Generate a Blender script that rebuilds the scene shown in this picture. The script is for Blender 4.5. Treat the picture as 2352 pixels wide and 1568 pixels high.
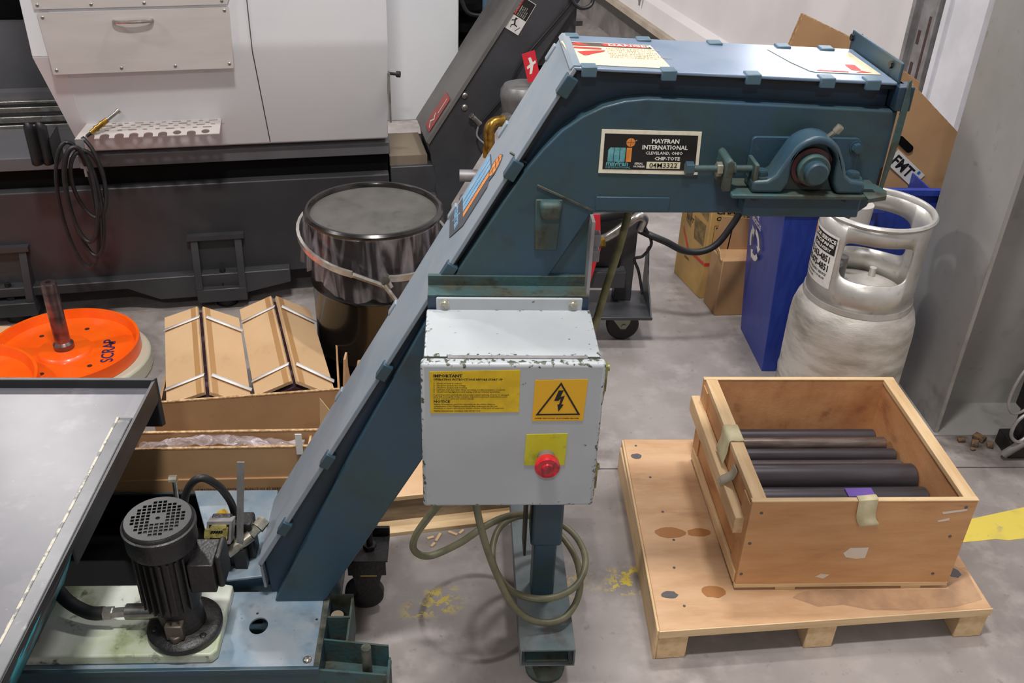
import bpy, bmesh, math, random
from mathutils import Vector, Matrix
random.seed(7)
for o in list(bpy.data.objects): bpy.data.objects.remove(o)
SC = bpy.context.scene
COL = SC.collection
PI = math.pi
R = math.radians

# ------------------------------------------------------------------ camera
cd = bpy.data.cameras.new('camera'); cam = bpy.data.objects.new('camera', cd); COL.objects.link(cam)
cd.sensor_width = 36.0; cd.lens = 36.0 * 2172.14 / 2352.0; cd.clip_start = 0.05; cd.clip_end = 100
_right = Vector((0.99841735, -0.04590191, 0.03249314)); _down = Vector((0.00374549, -0.52221659, -0.85280467)); _fwd = Vector((0.05611382, 0.85157668, -0.52121818))
cam.matrix_world = Matrix(((_right.x, -_down.x, -_fwd.x, 0), (_right.y, -_down.y, -_fwd.y, 0), (_right.z, -_down.z, -_fwd.z, 2.0), (0, 0, 0, 1)))
SC.camera = cam

# ------------------------------------------------------------------ world, lamps, exposure
SC.view_settings.view_transform = 'Standard'; SC.view_settings.look = 'None'
SC.view_settings.gamma = 1.0; SC.view_settings.use_curve_mapping = False
SC.view_settings.exposure = 0.0
w = bpy.data.worlds.new('hall_light'); SC.world = w; w.use_nodes = True
w.node_tree.nodes['Background'].inputs[0].default_value = (1.0, 0.97, 0.95, 1)
w.node_tree.nodes['Background'].inputs[1].default_value = 0.24
LAMPS = [(-0.15, 1.0, 4.9, 145), (-3.7, 7.0, 4.9, 330), (-4.6, 1.6, 4.9, 120), (-0.4, -2.6, 4.9, 80), (1.2, 3.2, 4.9, 70)]  # overhead and left lamps follow the shadows; last two are added fill
for (x, y, z, p) in LAMPS:
    ld = bpy.data.lights.new('bay_and_fill_light', 'AREA'); ld.shape = 'RECTANGLE'; ld.size = 0.55; ld.size_y = 0.25; ld.energy = p; ld.color = (1.0, 0.965, 0.935)
    lo = bpy.data.objects.new('bay_and_fill_light', ld); lo.location = (x, y, z - .03); COL.objects.link(lo)

# ------------------------------------------------------------------ colour + material helpers
def lin(c):
    return tuple(((v / 255) / 12.92 if v / 255 <= 0.04045 else ((v / 255 + 0.055) / 1.055) ** 2.4) for v in c) + (1,)
MATS = {}
def mat(name, col, col2=None, sc=6, lo=.45, hi=.65, rough=.5, metal=0, bump=0, bsc=80, st=(1, 1, 1), dirt=None, spec=.5, trans=0, alpha=1, coat=0, emit=None, rough2=None, det=4):
    if name in MATS: return MATS[name]
    m = bpy.data.materials.new(name); m.use_nodes = True; nt = m.node_tree; N = nt.nodes; L = nt.links
    b = N['Principled BSDF']; b.inputs['Base Color'].default_value = lin(col); b.inputs['Roughness'].default_value = rough
    b.inputs['Metallic'].default_value = metal; b.inputs['Specular IOR Level'].default_value = spec
    if trans: b.inputs['Transmission Weight'].default_value = trans
    if alpha < 1: b.inputs['Alpha'].default_value = alpha
    if coat: b.inputs['Coat Weight'].default_value = coat; b.inputs['Coat Roughness'].default_value = .1
    if emit: b.inputs['Emission Color'].default_value = lin(col); b.inputs['Emission Strength'].default_value = emit
    tc = N.new('ShaderNodeTexCoord'); mp = N.new('ShaderNodeMapping'); mp.inputs['Scale'].default_value = st
    L.new(tc.outputs['Object'], mp.inputs['Vector'])
    cur = None
    def layer(cur, base, c2, s, lo_, hi_, amt=1.0, dt=4):
        nz = N.new('ShaderNodeTexNoise'); nz.inputs['Scale'].default_value = s; nz.inputs['Detail'].default_value = dt; nz.inputs['Roughness'].default_value = .6
        L.new(mp.outputs[0], nz.inputs['Vector'])
        rp = N.new('ShaderNodeMapRange'); rp.inputs['From Min'].default_value = lo_; rp.inputs['From Max'].default_value = hi_; rp.inputs['To Max'].default_value = amt
        L.new(nz.outputs['Fac'], rp.inputs['Value'])
        mx = N.new('ShaderNodeMix'); mx.data_type = 'RGBA'
        L.new(rp.outputs[0], mx.inputs['Factor'])
        if cur: L.new(cur, mx.inputs['A'])
        else: mx.inputs['A'].default_value = base
        mx.inputs['B'].default_value = lin(c2)
        return mx.outputs['Result'], rp.outputs[0]
    if col2:
        cur, f = layer(None, lin(col), col2, sc, lo, hi, 1, det)
        if rough2 is not None:
            rr = N.new('ShaderNodeMapRange'); rr.inputs['To Min'].default_value = rough; rr.inputs['To Max'].default_value = rough2
            L.new(f, rr.inputs['Value']); L.new(rr.outputs[0], b.inputs['Roughness'])
    for d in (dirt or []):
        cur, f = layer(cur, lin(col), d[0], d[1], d[2], d[3], d[4] if len(d) > 4 else 1)
    if cur: L.new(cur, b.inputs['Base Color'])
    if bump:
        nz = N.new('ShaderNodeTexNoise'); nz.inputs['Scale'].default_value = bsc; nz.inputs['Detail'].default_value = 3
        L.new(mp.outputs[0], nz.inputs['Vector'])
        bp = N.new('ShaderNodeBump'); bp.inputs['Strength'].default_value = bump; bp.inputs['Distance'].default_value = .004
        L.new(nz.outputs['Fac'], bp.inputs['Height']); L.new(bp.outputs[0], b.inputs['Normal'])
    MATS[name] = m; m['nt'] = 1
    return m
TEAL = mat('teal_paint', (46, 72, 90), (50, 72, 76), 5, .42, .62, .42, bump=.1, dirt=[((46, 50, 42), 9, .55, .78, .75), ((92, 96, 84), 60, .68, .78, .4)])
TEALD = mat('teal_paint_deep', (38, 60, 84), (34, 52, 64), 4, .4, .6, .38, bump=.08, dirt=[((30, 36, 36), 12, .6, .8, .6)])
TEALG = mat('teal_paint_grimy', (52, 82, 84), (66, 68, 56), 10, .42, .62, .6, bump=.3, dirt=[((34, 34, 28), 24, .55, .7, .8)])
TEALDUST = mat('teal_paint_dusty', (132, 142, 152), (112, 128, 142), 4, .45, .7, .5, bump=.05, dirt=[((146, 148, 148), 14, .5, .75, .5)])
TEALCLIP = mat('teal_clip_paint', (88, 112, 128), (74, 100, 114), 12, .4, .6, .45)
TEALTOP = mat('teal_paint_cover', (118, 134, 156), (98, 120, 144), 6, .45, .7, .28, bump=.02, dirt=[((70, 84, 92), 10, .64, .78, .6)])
TEALBASE = mat('teal_paint_worn_plate', (140, 150, 158), (108, 132, 150), 7, .42, .62, .38, dirt=[((84, 82, 76), 11, .58, .72, .7), ((60, 60, 54), 60, .66, .74, .6)])
EDGE = mat('grimy_edge_steel', (96, 98, 88), (56, 60, 54), 30, .4, .6, .5, metal=.3)
GASK = mat('black_gasket', (18, 20, 20), rough=.6)
STEEL = mat('bright_steel', (190, 188, 184), (150, 148, 142), 20, .4, .6, .28, metal=.9)
ZINC = mat('zinc_steel', (200, 196, 180), (160, 156, 140), 40, .4, .6, .35, metal=.8)
BLACKM = mat('black_cast_iron', (24, 23, 24), (34, 32, 31), 30, .4, .7, .42, bump=.3, bsc=120, dirt=[((58, 54, 48), 50, .62, .74, .4)])
BLACKP = mat('black_plastic', (30, 30, 32), rough=.45)
RUBBER = mat('black_rubber', (26, 26, 28), (40, 40, 40), 20, .5, .7, .5)
GREYBOX = mat('pale_grey_enamel', (176, 182, 186), (166, 172, 176), 3, .4, .6, .42, dirt=[((70, 76, 70), 34, .70, .74, .8), ((96, 100, 90), 8, .70, .80, .5)], st=(1, 1, 1))
GREYBOXD = mat('pale_grey_enamel_chipped', (176, 182, 180), (70, 72, 60), 34, .56, .62, .5)
YEL = mat('yellow_sticker', (222, 186, 28), (206, 170, 20), 30, .4, .6, .45, dirt=[((110, 96, 30), 70, .68, .74, .5)])
YELO = mat('amber_sticker', (226, 172, 30), rough=.45)
YELG = mat('lemon_legend_plate', (200, 196, 40), (150, 146, 40), 22, .52, .72, .45)
INK = mat('black_ink', (24, 22, 20), rough=.6)
INKB = mat('brown_print_ink', (78, 54, 34), rough=.8)
REDP = mat('red_plastic', (200, 24, 44), (130, 20, 30), 30, .5, .62, .25, coat=.4)
REDI = mat('red_ink', (200, 56, 50), rough=.5)
CREAM = mat('cream_decal', (236, 228, 196), (222, 210, 176), 30, .5, .7, .22, coat=.5, dirt=[((150, 130, 90), 60, .68, .76, .5)])
WHITEI = mat('white_ink', (232, 230, 222), rough=.45)
CYAN = mat('pale_blue_ink', (132, 176, 206), (112, 160, 196), 40, .4, .6, .4)
AQUA = mat('aqua_foil', (110, 176, 182), (84, 150, 158), 60, .4, .6, .3)
ORGI = mat('orange_ink', (226, 148, 74), (214, 128, 50), 60, .4, .6, .4)
BRASS = mat('brass', (190, 150, 70), (130, 100, 44), 30, .4, .6, .32, metal=.8)
WOODP = mat('plywood_face', (214, 176, 138), (196, 152, 110), 3, .35, .7, .6, st=(1.2, 5, 5), bump=.15, dirt=[((150, 118, 92), 2.6, .60, .72, .6), ((222, 188, 150), 14, .5, .8, .5)])
WOODC = mat('plywood_crate_face', (208, 160, 112), (190, 138, 90), 3, .35, .7, .6, st=(1.2, 4, 6), bump=.15, dirt=[((140, 106, 80), 3.4, .60, .74, .55)])
WOODI = mat('plywood_crate_inside', (208, 156, 108), (180, 120, 76), 2.6, .35, .7, .6, st=(3, 1.4, 3), bump=.15, dirt=[((140, 94, 66), 5, .58, .74, .6)])
PINE = mat('pine_edge', (224, 196, 154), (206, 172, 126), 5, .4, .7, .65, st=(.8, 6, 10), bump=.25, dirt=[((120, 84, 52), 16, .70, .76, .7)])
PINEX = mat('pine_edge_along_y', (222, 192, 150), (202, 166, 120), 5, .4, .7, .65, st=(8, .8, 9), bump=.25, dirt=[((130, 96, 62), 22, .68, .76, .7)])
PALEPLY = mat('pale_plywood', (226, 190, 152), (206, 166, 124), 2, .4, .7, .6, st=(1, 3, 3))
GREYWOOD = mat('weathered_wood', (150, 134, 112), (118, 104, 86), 5, .4, .6, .8, st=(1, 4, 6))
CARD = mat('cardboard', (206, 172, 132), (196, 162, 122), 3, .4, .6, .8, st=(1, 1, 1), dirt=[((166, 128, 88), 9, .6, .8, .5)])
CARDD = mat('cardboard_brown', (182, 144, 104), (170, 132, 94), 3, .4, .6, .8, dirt=[((140, 102, 64), 10, .6, .8, .5)])
CARDE = mat('cardboard_edge', (206, 174, 132), (160, 122, 82), 90, .4, .6, .85)
CARDY = mat('cardboard_printed_tan', (196, 158, 96), (180, 146, 90), 6, .4, .6, .75)
STRAP = mat('white_strapping', (226, 224, 222), rough=.35)
BLUE = mat('blue_bin_plastic', (34, 56, 146), (42, 66, 158), 10, .4, .6, .38, st=(6, 6, 1), dirt=[((56, 66, 128), 30, .62, .76, .5)])
BLUED = mat('blue_bin_shade', (24, 44, 128), rough=.45)
ALU = mat('brushed_aluminium', (206, 204, 200), (182, 180, 176), 5, .4, .65, .36, metal=.55, bump=.1, dirt=[((130, 124, 110), 40, .62, .72, .4)])
ALUW = mat('scuffed_aluminium', (210, 206, 200), (174, 168, 158), 7, .42, .66, .5, metal=.45, bump=.15, st=(1, 1, 3.2), dirt=[((96, 96, 94), 3.2, .56, .72, .7), ((150, 120, 70), 9, .68, .76, .7), ((64, 60, 56), 60, .68, .73, .6)])
ORANGE = mat('orange_enamel', (255, 104, 14), (250, 92, 8), 6, .4, .6, .35, coat=.3)
BARM = mat('dark_mill_bar', (84, 80, 86), (70, 66, 70), 4, .4, .7, .34, metal=.55, st=(.6, 8, 8), dirt=[((86, 78, 78), 12, .6, .75, .5)])
BARL = mat('ground_bar', (150, 136, 130), (120, 108, 102), 10, .4, .6, .28, metal=.8, st=(1, 8, 8))
TRAYM = mat('worn_grey_tray_enamel', (102, 101, 108), (88, 88, 96), 3, .35, .7, .38, dirt=[((142, 140, 146), 7, .55, .75, .5), ((70, 66, 70), 16, .68, .74, .5), ((190, 186, 184), 90, .72, .75, .6)], rough2=.4)
TRAYR = mat('tray_rim_enamel', (104, 106, 110), (92, 94, 98), 9, .4, .6, .4, dirt=[((150, 150, 142), 30, .62, .72, .7)])
TRAYS = mat('scraped_rim_edge', (190, 186, 170), (120, 120, 118), 40, .5, .58, .5)
TRAYD = mat('tray_dark_side', (48, 48, 50), (40, 40, 42), 8, .4, .6, .45)
PEEL = mat('teal_paint_peeling', (44, 132, 146), (40, 40, 44), 4.5, .50, .53, .45, st=(1, 1.6, .8))
OILW = mat('oily_white_enamel', (204, 208, 200), (168, 180, 146), 5, .42, .66, .4, dirt=[((96, 104, 60), 9, .56, .72, .75), ((36, 38, 26), 22, .60, .70, .8)])
LWHITE = mat('lathe_white_enamel', (224, 225, 228), (218, 220, 224), 2, .4, .6, .35)
LSTEEL = mat('lathe_stainless_panel', (206, 199, 195), (196, 189, 186), 3, .4, .7, .4, metal=.2, st=(1, 1, 6))
LGREY = mat('lathe_mid_grey', (100, 100, 104), (92, 92, 96), 4, .4, .6, .4)
LDARK = mat('lathe_dark_grey_cast', (60, 60, 63), (52, 52, 55), 3, .4, .65, .42, bump=.08, dirt=[((74, 72, 72), 7, .6, .8, .5)])
LBLACK = mat('recess_shade_black', (10, 10, 11), rough=.7, spec=.12)  # near-black colour stands for the shade inside recesses, cavities and tank
CONVG = mat('graphite_conveyor_paint', (66, 67, 71), (58, 59, 63), 5, .4, .6, .4, bump=.08)
CONVT = mat('dusty_graphite_cover', (112, 110, 108), (92, 90, 88), 5, .4, .7, .45)
WALLM = mat('white_wall_panel', (222, 218, 219), (214, 210, 211), 1.5, .4, .65, .6, dirt=[((150, 146, 144), 26, .70, .76, .5)])
WALLG = mat('grey_wall_base', (128, 124, 122), (104, 100, 98), 4, .4, .6, .7)
LEDGE = mat('beige_ledge', (182, 170, 154), (168, 154, 138), 5, .4, .6, .7)
COLM = mat('grey_column_paint', (150, 148, 145), (138, 136, 133), 2.4, .4, .65, .55, dirt=[((84, 82, 78), 3.2, .60, .74, .7), ((100, 98, 90), 14, .64, .76, .5)])
CEILM = mat('ceiling_white', (190, 190, 190), rough=.8)
CABLE = mat('olive_grey_cable', (122, 120, 94), (96, 96, 72), 14, .4, .65, .42)
TAPE = mat('masking_tape', (222, 212, 176), (206, 196, 156), 20, .4, .6, .6)
LABELW = mat('white_label', (222, 220, 216), (206, 204, 198), 20, .5, .7, .5)
PURPLE = mat('purple_ink', (110, 80, 170), rough=.6)
SAW = mat('wood_chip', (222, 190, 146), rough=.8)
DRUMB = mat('gloss_black_drum', (20, 18, 17), (30, 25, 22), 5, .45, .7, .24, coat=.25)
DRUML = mat('dusty_black_lid', (92, 90, 86), (78, 76, 72), 9, .4, .65, .5, dirt=[((58, 56, 54), 20, .60, .70, .5)])
PADW = mat('white_foam_pad', (196, 192, 172), rough=.7)
GREYC = mat('galvanised_pot', (130, 130, 130), (110, 110, 110), 12, .4, .6, .4, metal=.4)
REDTAG = mat('red_tag', (214, 40, 56), rough=.5)
GREYTRIM = mat('door_track_steel', (150, 148, 150), (128, 126, 126), 12, .4, .6, .45, metal=.3)
RUSTD = mat('rust_dark', (70, 50, 46), rough=.7)
WTRIM = mat('white_trim_paint', (222, 222, 228), (210, 210, 216), 5, .4, .6, .4)

def edge_mat(name, hx, hz, hy=None):
    m = mat(name, (176, 182, 186), (166, 172, 176), 3, .4, .6, .42, dirt=[((70, 76, 70), 46, .70, .73, .8), ((120, 124, 122), 7, .70, .80, .5)])
    nt = m.node_tree; N = nt.nodes; L = nt.links; b = N['Principled BSDF']; tc = N.new('ShaderNodeTexCoord'); sp = N.new('ShaderNodeSeparateXYZ'); L.new(tc.outputs['Object'], sp.inputs[0])
    def M2(op, a, c):
        n = N.new('ShaderNodeMath'); n.operation = op
        for i, v in enumerate((a, c)):
            if isinstance(v, (int, float)): n.inputs[i].default_value = v
            else: L.new(v, n.inputs[i])
        return n.outputs[0]
    dx = M2('SUBTRACT', hx, M2('ABSOLUTE', sp.outputs[0], 0)); dz = M2('SUBTRACT', hz, M2('ABSOLUTE', sp.outputs[2], 0)); d = M2('MINIMUM', dx, dz)
    if hy: d = M2('MINIMUM', M2('MAXIMUM', dx, dz), M2('MINIMUM', M2('MAXIMUM', dx, M2('SUBTRACT', hy, M2('ABSOLUTE', sp.outputs[1], 0))), M2('MAXIMUM', dz, M2('SUBTRACT', hy, M2('ABSOLUTE', sp.outputs[1], 0)))))
    r1 = N.new('ShaderNodeMapRange'); r1.inputs['From Min'].default_value = 0; r1.inputs['From Max'].default_value = .016; r1.inputs['To Min'].default_value = .095; r1.inputs['To Max'].default_value = -.14; L.new(d, r1.inputs['Value'])
    nz = N.new('ShaderNodeTexNoise'); nz.inputs['Scale'].default_value = 95; nz.inputs['Detail'].default_value = 4; L.new(tc.outputs['Object'], nz.inputs['Vector'])
    r2 = N.new('ShaderNodeMapRange'); r2.inputs['From Min'].default_value = .60; r2.inputs['From Max'].default_value = .66; L.new(M2('ADD', nz.outputs['Fac'], r1.outputs[0]), r2.inputs['Value'])
    mx = N.new('ShaderNodeMix'); mx.data_type = 'RGBA'; L.new(r2.outputs[0], mx.inputs['Factor']); src = b.inputs['Base Color'].links[0].from_socket; L.new(src, mx.inputs['A']); mx.inputs['B'].default_value = lin((74, 78, 64)); L.new(mx.outputs['Result'], b.inputs['Base Color'])
    return m
# clear plastic film
def film(name, tint, alpha_lo, alpha_hi, sc, st):
    m = bpy.data.materials.new(name); m.use_nodes = True; nt = m.node_tree; N = nt.nodes; L = nt.links
    b = N['Principled BSDF']; b.inputs['Base Color'].default_value = lin(tint); b.inputs['Roughness'].default_value = .16; b.inputs['Specular IOR Level'].default_value = .8
    tc = N.new('ShaderNodeTexCoord'); mp = N.new('ShaderNodeMapping'); mp.inputs['Scale'].default_value = st; L.new(tc.outputs['Object'], mp.inputs['Vector'])
    nz = N.new('ShaderNodeTexNoise'); nz.inputs['Scale'].default_value = sc; nz.inputs['Detail'].default_value = 3; nz.inputs['Distortion'].default_value = 1.2; L.new(mp.outputs[0], nz.inputs['Vector'])
    rp = N.new('ShaderNodeMapRange'); rp.inputs['From Min'].default_value = .45; rp.inputs['From Max'].default_value = .75; rp.inputs['To Min'].default_value = alpha_lo; rp.inputs['To Max'].default_value = alpha_hi
    L.new(nz.outputs['Fac'], rp.inputs['Value']); L.new(rp.outputs[0], b.inputs['Alpha'])
    bp = N.new('ShaderNodeBump'); bp.inputs['Strength'].default_value = .9; bp.inputs['Distance'].default_value = .02; L.new(nz.outputs['Fac'], bp.inputs['Height']); L.new(bp.outputs[0], b.inputs['Normal'])
    MATS[name] = m; return m
FILM = film('clear_plastic_film', (206, 198, 204), .03, .48, 9, (2.2, 2.2, .4))
FILM2 = film('crinkled_plastic_film', (220, 208, 214), .25, .8, 16, (1, 2, 1))

# concrete floor
def floor_mat():
    m = bpy.data.materials.new('concrete_floor'); m.use_nodes = True; nt = m.node_tree; N = nt.nodes; L = nt.links
    b = N['Principled BSDF']; g = N.new('ShaderNodeNewGeometry'); P = g.outputs['Position']
    def noise(s, d=5, r=.6, st=None):
        n = N.new('ShaderNodeTexNoise'); n.inputs['Scale'].default_value = s; n.inputs['Detail'].default_value = d; n.inputs['Roughness'].default_value = r
        if st:
            mp = N.new('ShaderNodeMapping'); mp.inputs['Scale'].default_value = st; L.new(P, mp.inputs['Vector']); L.new(mp.outputs[0], n.inputs['Vector'])
        else: L.new(P, n.inputs['Vector'])
        return n.outputs['Fac']
    def mr(v, a, b_, c=0, d=1):
        r = N.new('ShaderNodeMapRange'); r.inputs['From Min'].default_value = a; r.inputs['From Max'].default_value = b_; r.inputs['To Min'].default_value = c; r.inputs['To Max'].default_value = d
        L.new(v, r.inputs['Value']); return r.outputs[0]
    def mt(op, a, b_):
        n = N.new('ShaderNodeMath'); n.operation = op
        for i, v in enumerate((a, b_)):
            if isinstance(v, (int, float)): n.inputs[i].default_value = v
            else: L.new(v, n.inputs[i])
        return n.outputs[0]
    def mix(f, a, c):
        n = N.new('ShaderNodeMix'); n.data_type = 'RGBA'; L.new(f, n.inputs['Factor'])
        if isinstance(a, tuple): n.inputs['A'].default_value = a
        else: L.new(a, n.inputs['A'])
        n.inputs['B'].default_value = c; return n.outputs['Result']
    c = mix(mr(noise(2.2), .38, .66), lin((160, 153, 150)), lin((132, 125, 122)))
    c = mix(mr(noise(9), .5, .72, 0, .7), c, lin((178, 171, 168)))
    c = mix(mr(noise(1.1, 6, .7), .56, .68, 0, .6), c, lin((104, 94, 88)))
    c = mix(mr(noise(30, 3), .64, .74, 0, .45), c, lin((104, 92, 84)))
    c = mix(mr(noise(5, 4), .66, .70, 0, .45), c, lin((150, 116, 88)))
    sep = N.new('ShaderNodeSeparateXYZ'); L.new(P, sep.inputs[0]); X, Y = sep.outputs[0], sep.outputs[1]
    # round drum-foot stain
    d = mt('SQRT', mt('ADD', mt('POWER', mt('SUBTRACT', X, .055), 2), mt('POWER', mt('SUBTRACT', Y, 1.822), 2)), 0)
    d = mt('ADD', d, mt('MULTIPLY', mt('SUBTRACT', noise(4), .5), .02))
    ring = mt('MULTIPLY', mr(mt('ABSOLUTE', mt('SUBTRACT', d, .155), 0), .004, .012, 1, 0), mr(noise(5), .38, .55, .15, .75))
    c = mix(ring, c, lin((84, 76, 76)))
    # flaking remains of the yellow line running on from the painted strip
    band = mt('MULTIPLY', mr(mt('ABSOLUTE', mt('SUBTRACT', mt('SUBTRACT', Y, mt('MULTIPLY', X, .13)), 1.885), 0), .035, .06, 1, 0), mr(X, 1.2, .9))
    band = mt('MULTIPLY', band, mt('MAXIMUM', mr(X, .27, .33), mt('MULTIPLY', mr(mt('ABSOLUTE', mt('ADD', X, .07), 0), .10, .04), .8)))
    fl = mt('MULTIPLY', mr(noise(30, 4, .7), .50, .54), mr(noise(4.1, 2), .36, .46))
    c = mix(mt('MULTIPLY', band, fl), c, lin((214, 190, 70)))
    # floor darker in mottled patches round the column foot
    gr = mt('MULTIPLY', mr(X, 1.5, 1.8), mr(mt('ABSOLUTE', mt('SUBTRACT', Y, 2.62), 0), .05, .25, 1, 0))
    c = mix(mt('MULTIPLY', gr, mr(noise(8), .4, .6)), c, lin((82, 74, 68)))
    L.new(c, b.inputs['Base Color']); b.inputs['Roughness'].default_value = .5
    L.new(mr(noise(3), .4, .7, .35, .62), b.inputs['Roughness'])
    bp = N.new('ShaderNodeBump'); bp.inputs['Strength'].default_value = .12; bp.inputs['Distance'].default_value = .004; L.new(noise(70, 3), bp.inputs['Height']); L.new(bp.outputs[0], b.inputs['Normal'])
    return m
FLOORM = floor_mat()
YLINE = mat('yellow_floor_paint', (226, 206, 92), (206, 190, 96), 9, .5, .7, .5, dirt=[((160, 150, 130), 14, .62, .72, .7)])

# ------------------------------------------------------------------ geometry helpers
ORG = {}
class MB:
    def __init__(s): s.bm = bmesh.new(); s.sm = False
    def box(s, x0, x1, y0, y1, z0, z1, M=None):
        v = [s.bm.verts.new(p) for p in ((x0, y0, z0), (x1, y0, z0), (x1, y1, z0), (x0, y1, z0), (x0, y0, z1), (x1, y0, z1), (x1, y1, z1), (x0, y1, z1))]
        if M is not None:
            for q in v: q.co = M @ q.co
        for f in ((0, 3, 2, 1), (4, 5, 6, 7), (0, 1, 5, 4), (1, 2, 6, 5), (2, 3, 7, 6), (3, 0, 4, 7)): s.bm.faces.new([v[i] for i in f])
        return s
    def prism(s, poly, ax, a, b, M=None):
        def P(p, d):
            q = {'y': (p[0], d, p[1]), 'x': (d, p[0], p[1]), 'z': (p[0], p[1], d)}[ax]
            q = Vector(q); return M @ q if M is not None else q
        A = [s.bm.verts.new(P(p, a)) for p in poly]; B = [s.bm.verts.new(P(p, b)) for p in poly]
        n = len(poly); fs = [s.bm.faces.new(A), s.bm.faces.new(B[::-1])]
        for i in range(n): fs.append(s.bm.faces.new((A[i], B[i], B[(i + 1) % n], A[(i + 1) % n])))
        bmesh.ops.recalc_face_normals(s.bm, faces=fs)
        return s
    def cyl(s, p0, p1, r, n=20, r2=None, cap=True):
        p0, p1 = Vector(p0), Vector(p1); r2 = r if r2 is None else r2; d = (p1 - p0).normalized()
        u = d.orthogonal().normalized(); v = d.cross(u)
        A = []; B = []
        for i in range(n):
            a = 2 * PI * (i + .5) / n; k = u * math.cos(a) + v * math.sin(a)
            A.append(s.bm.verts.new(p0 + k * r)); B.append(s.bm.verts.new(p1 + k * r2))
        for i in range(n): s.bm.faces.new((A[i], A[(i + 1) % n], B[(i + 1) % n], B[i]))
        if cap: s.bm.faces.new(A[::-1]); s.bm.faces.new(B)
        return s
    def lathe(s, prof, c=(0, 0, 0), n=48, axis=None, closed=False):
        M = Matrix.Translation(c) @ (Vector((0, 0, 1)).rotation_difference(Vector(axis)).to_matrix().to_4x4() if axis else Matrix())
        rings = []
        for r, z in prof:
            rings.append([s.bm.verts.new(M @ Vector((r * math.cos(2 * PI * i / n), r * math.sin(2 * PI * i / n), z))) for i in range(n)] if r > 1e-5 else [s.bm.verts.new(M @ Vector((0, 0, z)))])
        seq = list(zip(rings, rings[1:])) + ([(rings[-1], rings[0])] if closed else [])
        for A, B in seq:
            for i in range(n):
                j = (i + 1) % n
                if len(A) > 1 and len(B) > 1: s.bm.faces.new((A[i], A[j], B[j], B[i]))
                elif len(B) == 1 and len(A) > 1: s.bm.faces.new((A[i], A[j], B[0]))
                elif len(A) == 1 and len(B) > 1: s.bm.faces.new((A[0], B[j], B[i]))
        return s
    def tube(s, pts, r, n=10, closed=False, sub=6, radii=None):
        pts = [Vector(p) for p in pts]
        if sub > 1: pts = spline(pts, sub, closed)
        m = len(pts); rings = []; pu = None
        for i, p in enumerate(pts):
            a = pts[(i - 1) % m] if (closed or i > 0) else p; b = pts[(i + 1) % m] if (closed or i < m - 1) else p
            t = (b - a).normalized()
            u = (pu - t * pu.dot(t)).normalized() if pu is not None else t.orthogonal().normalized()
            pu = u; v = t.cross(u); rr = radii(i / (m - 1)) if radii else r
            rings.append([s.bm.verts.new(p + (u * math.cos(2 * PI * k / n) + v * math.sin(2 * PI * k / n)) * rr) for k in range(n)])
        for i in range(m if closed else m - 1):
            A = rings[i]; B = rings[(i + 1) % m]
            for k in range(n): s.bm.faces.new((A[k], A[(k + 1) % n], B[(k + 1) % n], B[k]))
        if not closed: s.bm.faces.new(rings[0][::-1]); s.bm.faces.new(rings[-1])
        return s
    def poly(s, pts):
        s.bm.faces.new([s.bm.verts.new(p) for p in pts]); return s
    def hull(s, pts):
        v = [s.bm.verts.new(p) for p in pts]; bmesh.ops.convex_hull(s.bm, input=v); return s
    def grid(s, nu, nv, f, mask=None):
        V = [[s.bm.verts.new(f(i / nu, j / nv)) for j in range(nv + 1)] for i in range(nu + 1)]
        for i in range(nu):
            for j in range(nv):
                if mask is None or mask((i + .5) / nu, (j + .5) / nv): s.bm.faces.new((V[i][j], V[i + 1][j], V[i + 1][j + 1], V[i][j + 1]))
        for v in [v for v in s.bm.verts if not v.link_faces]: s.bm.verts.remove(v)
        return s
    def build(s, name, m, parent=None, bevel=0, seg=2, smooth=None, solid=0, recalc=True, center=None):
        bm = s.bm
        if recalc: bmesh.ops.recalc_face_normals(bm, faces=bm.faces)
        vs = [v.co for v in bm.verts]
        if center is None: c = Vector([(min(v[i] for v in vs) + max(v[i] for v in vs)) / 2 for i in range(3)])
        else: c = Vector(center)
        for v in bm.verts: v.co -= c
        me = bpy.data.meshes.new(name); bm.to_mesh(me); bm.free()
        me.materials.append(m)
        o = bpy.data.objects.new(name, me); COL.objects.link(o)
        if parent: o.parent = parent; o.location = c - ORG[parent]
        else: o.location = c
        ORG[o] = c
        if solid: md = o.modifiers.new('solid', 'SOLIDIFY'); md.thickness = solid; md.offset = 0
        if bevel: md = o.modifiers.new('bevel', 'BEVEL'); md.width = bevel; md.segments = seg; md.limit_method = 'ANGLE'; md.angle_limit = R(40)
        if smooth or (smooth is None and bevel == 0) or bevel:
            me.polygons.foreach_set('use_smooth', [True] * len(me.polygons))
            try: me.set_sharp_from_angle(angle=R(38))
            except Exception: pass
        return o
def spline(pts, sub, closed=False):
    out = []; n = len(pts)
    for i in range(n if closed else n - 1):
        p0 = pts[(i - 1) % n] if (closed or i > 0) else pts[0]; p1 = pts[i]; p2 = pts[(i + 1) % n]; p3 = pts[(i + 2) % n] if (closed or i < n - 2) else pts[-1]
        for k in range(sub):
            t = k / sub; t2 = t * t; t3 = t2 * t
            out.append(.5 * ((2 * p1) + (-p0 + p2) * t + (2 * p0 - 5 * p1 + 4 * p2 - p3) * t2 + (-p0 + 3 * p1 - 3 * p2 + p3) * t3))
    if not closed: out.append(pts[-1])
    return out
def thing(name, label, cat, loc, group=None, rot=0, local=False):
    o = bpy.data.objects.new(name, None); o.empty_display_size = .05; COL.objects.link(o); o.location = loc; o.rotation_euler = (0, 0, rot)
    ORG[o] = Vector((0, 0, 0)) if local else Vector(loc)
    o['label'] = label; o['category'] = cat
    if group: o['group'] = group
    return o
def tag(o, label, cat, group=None):
    o['label'] = label; o['category'] = cat
    if group: o['group'] = group
    return o
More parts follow.
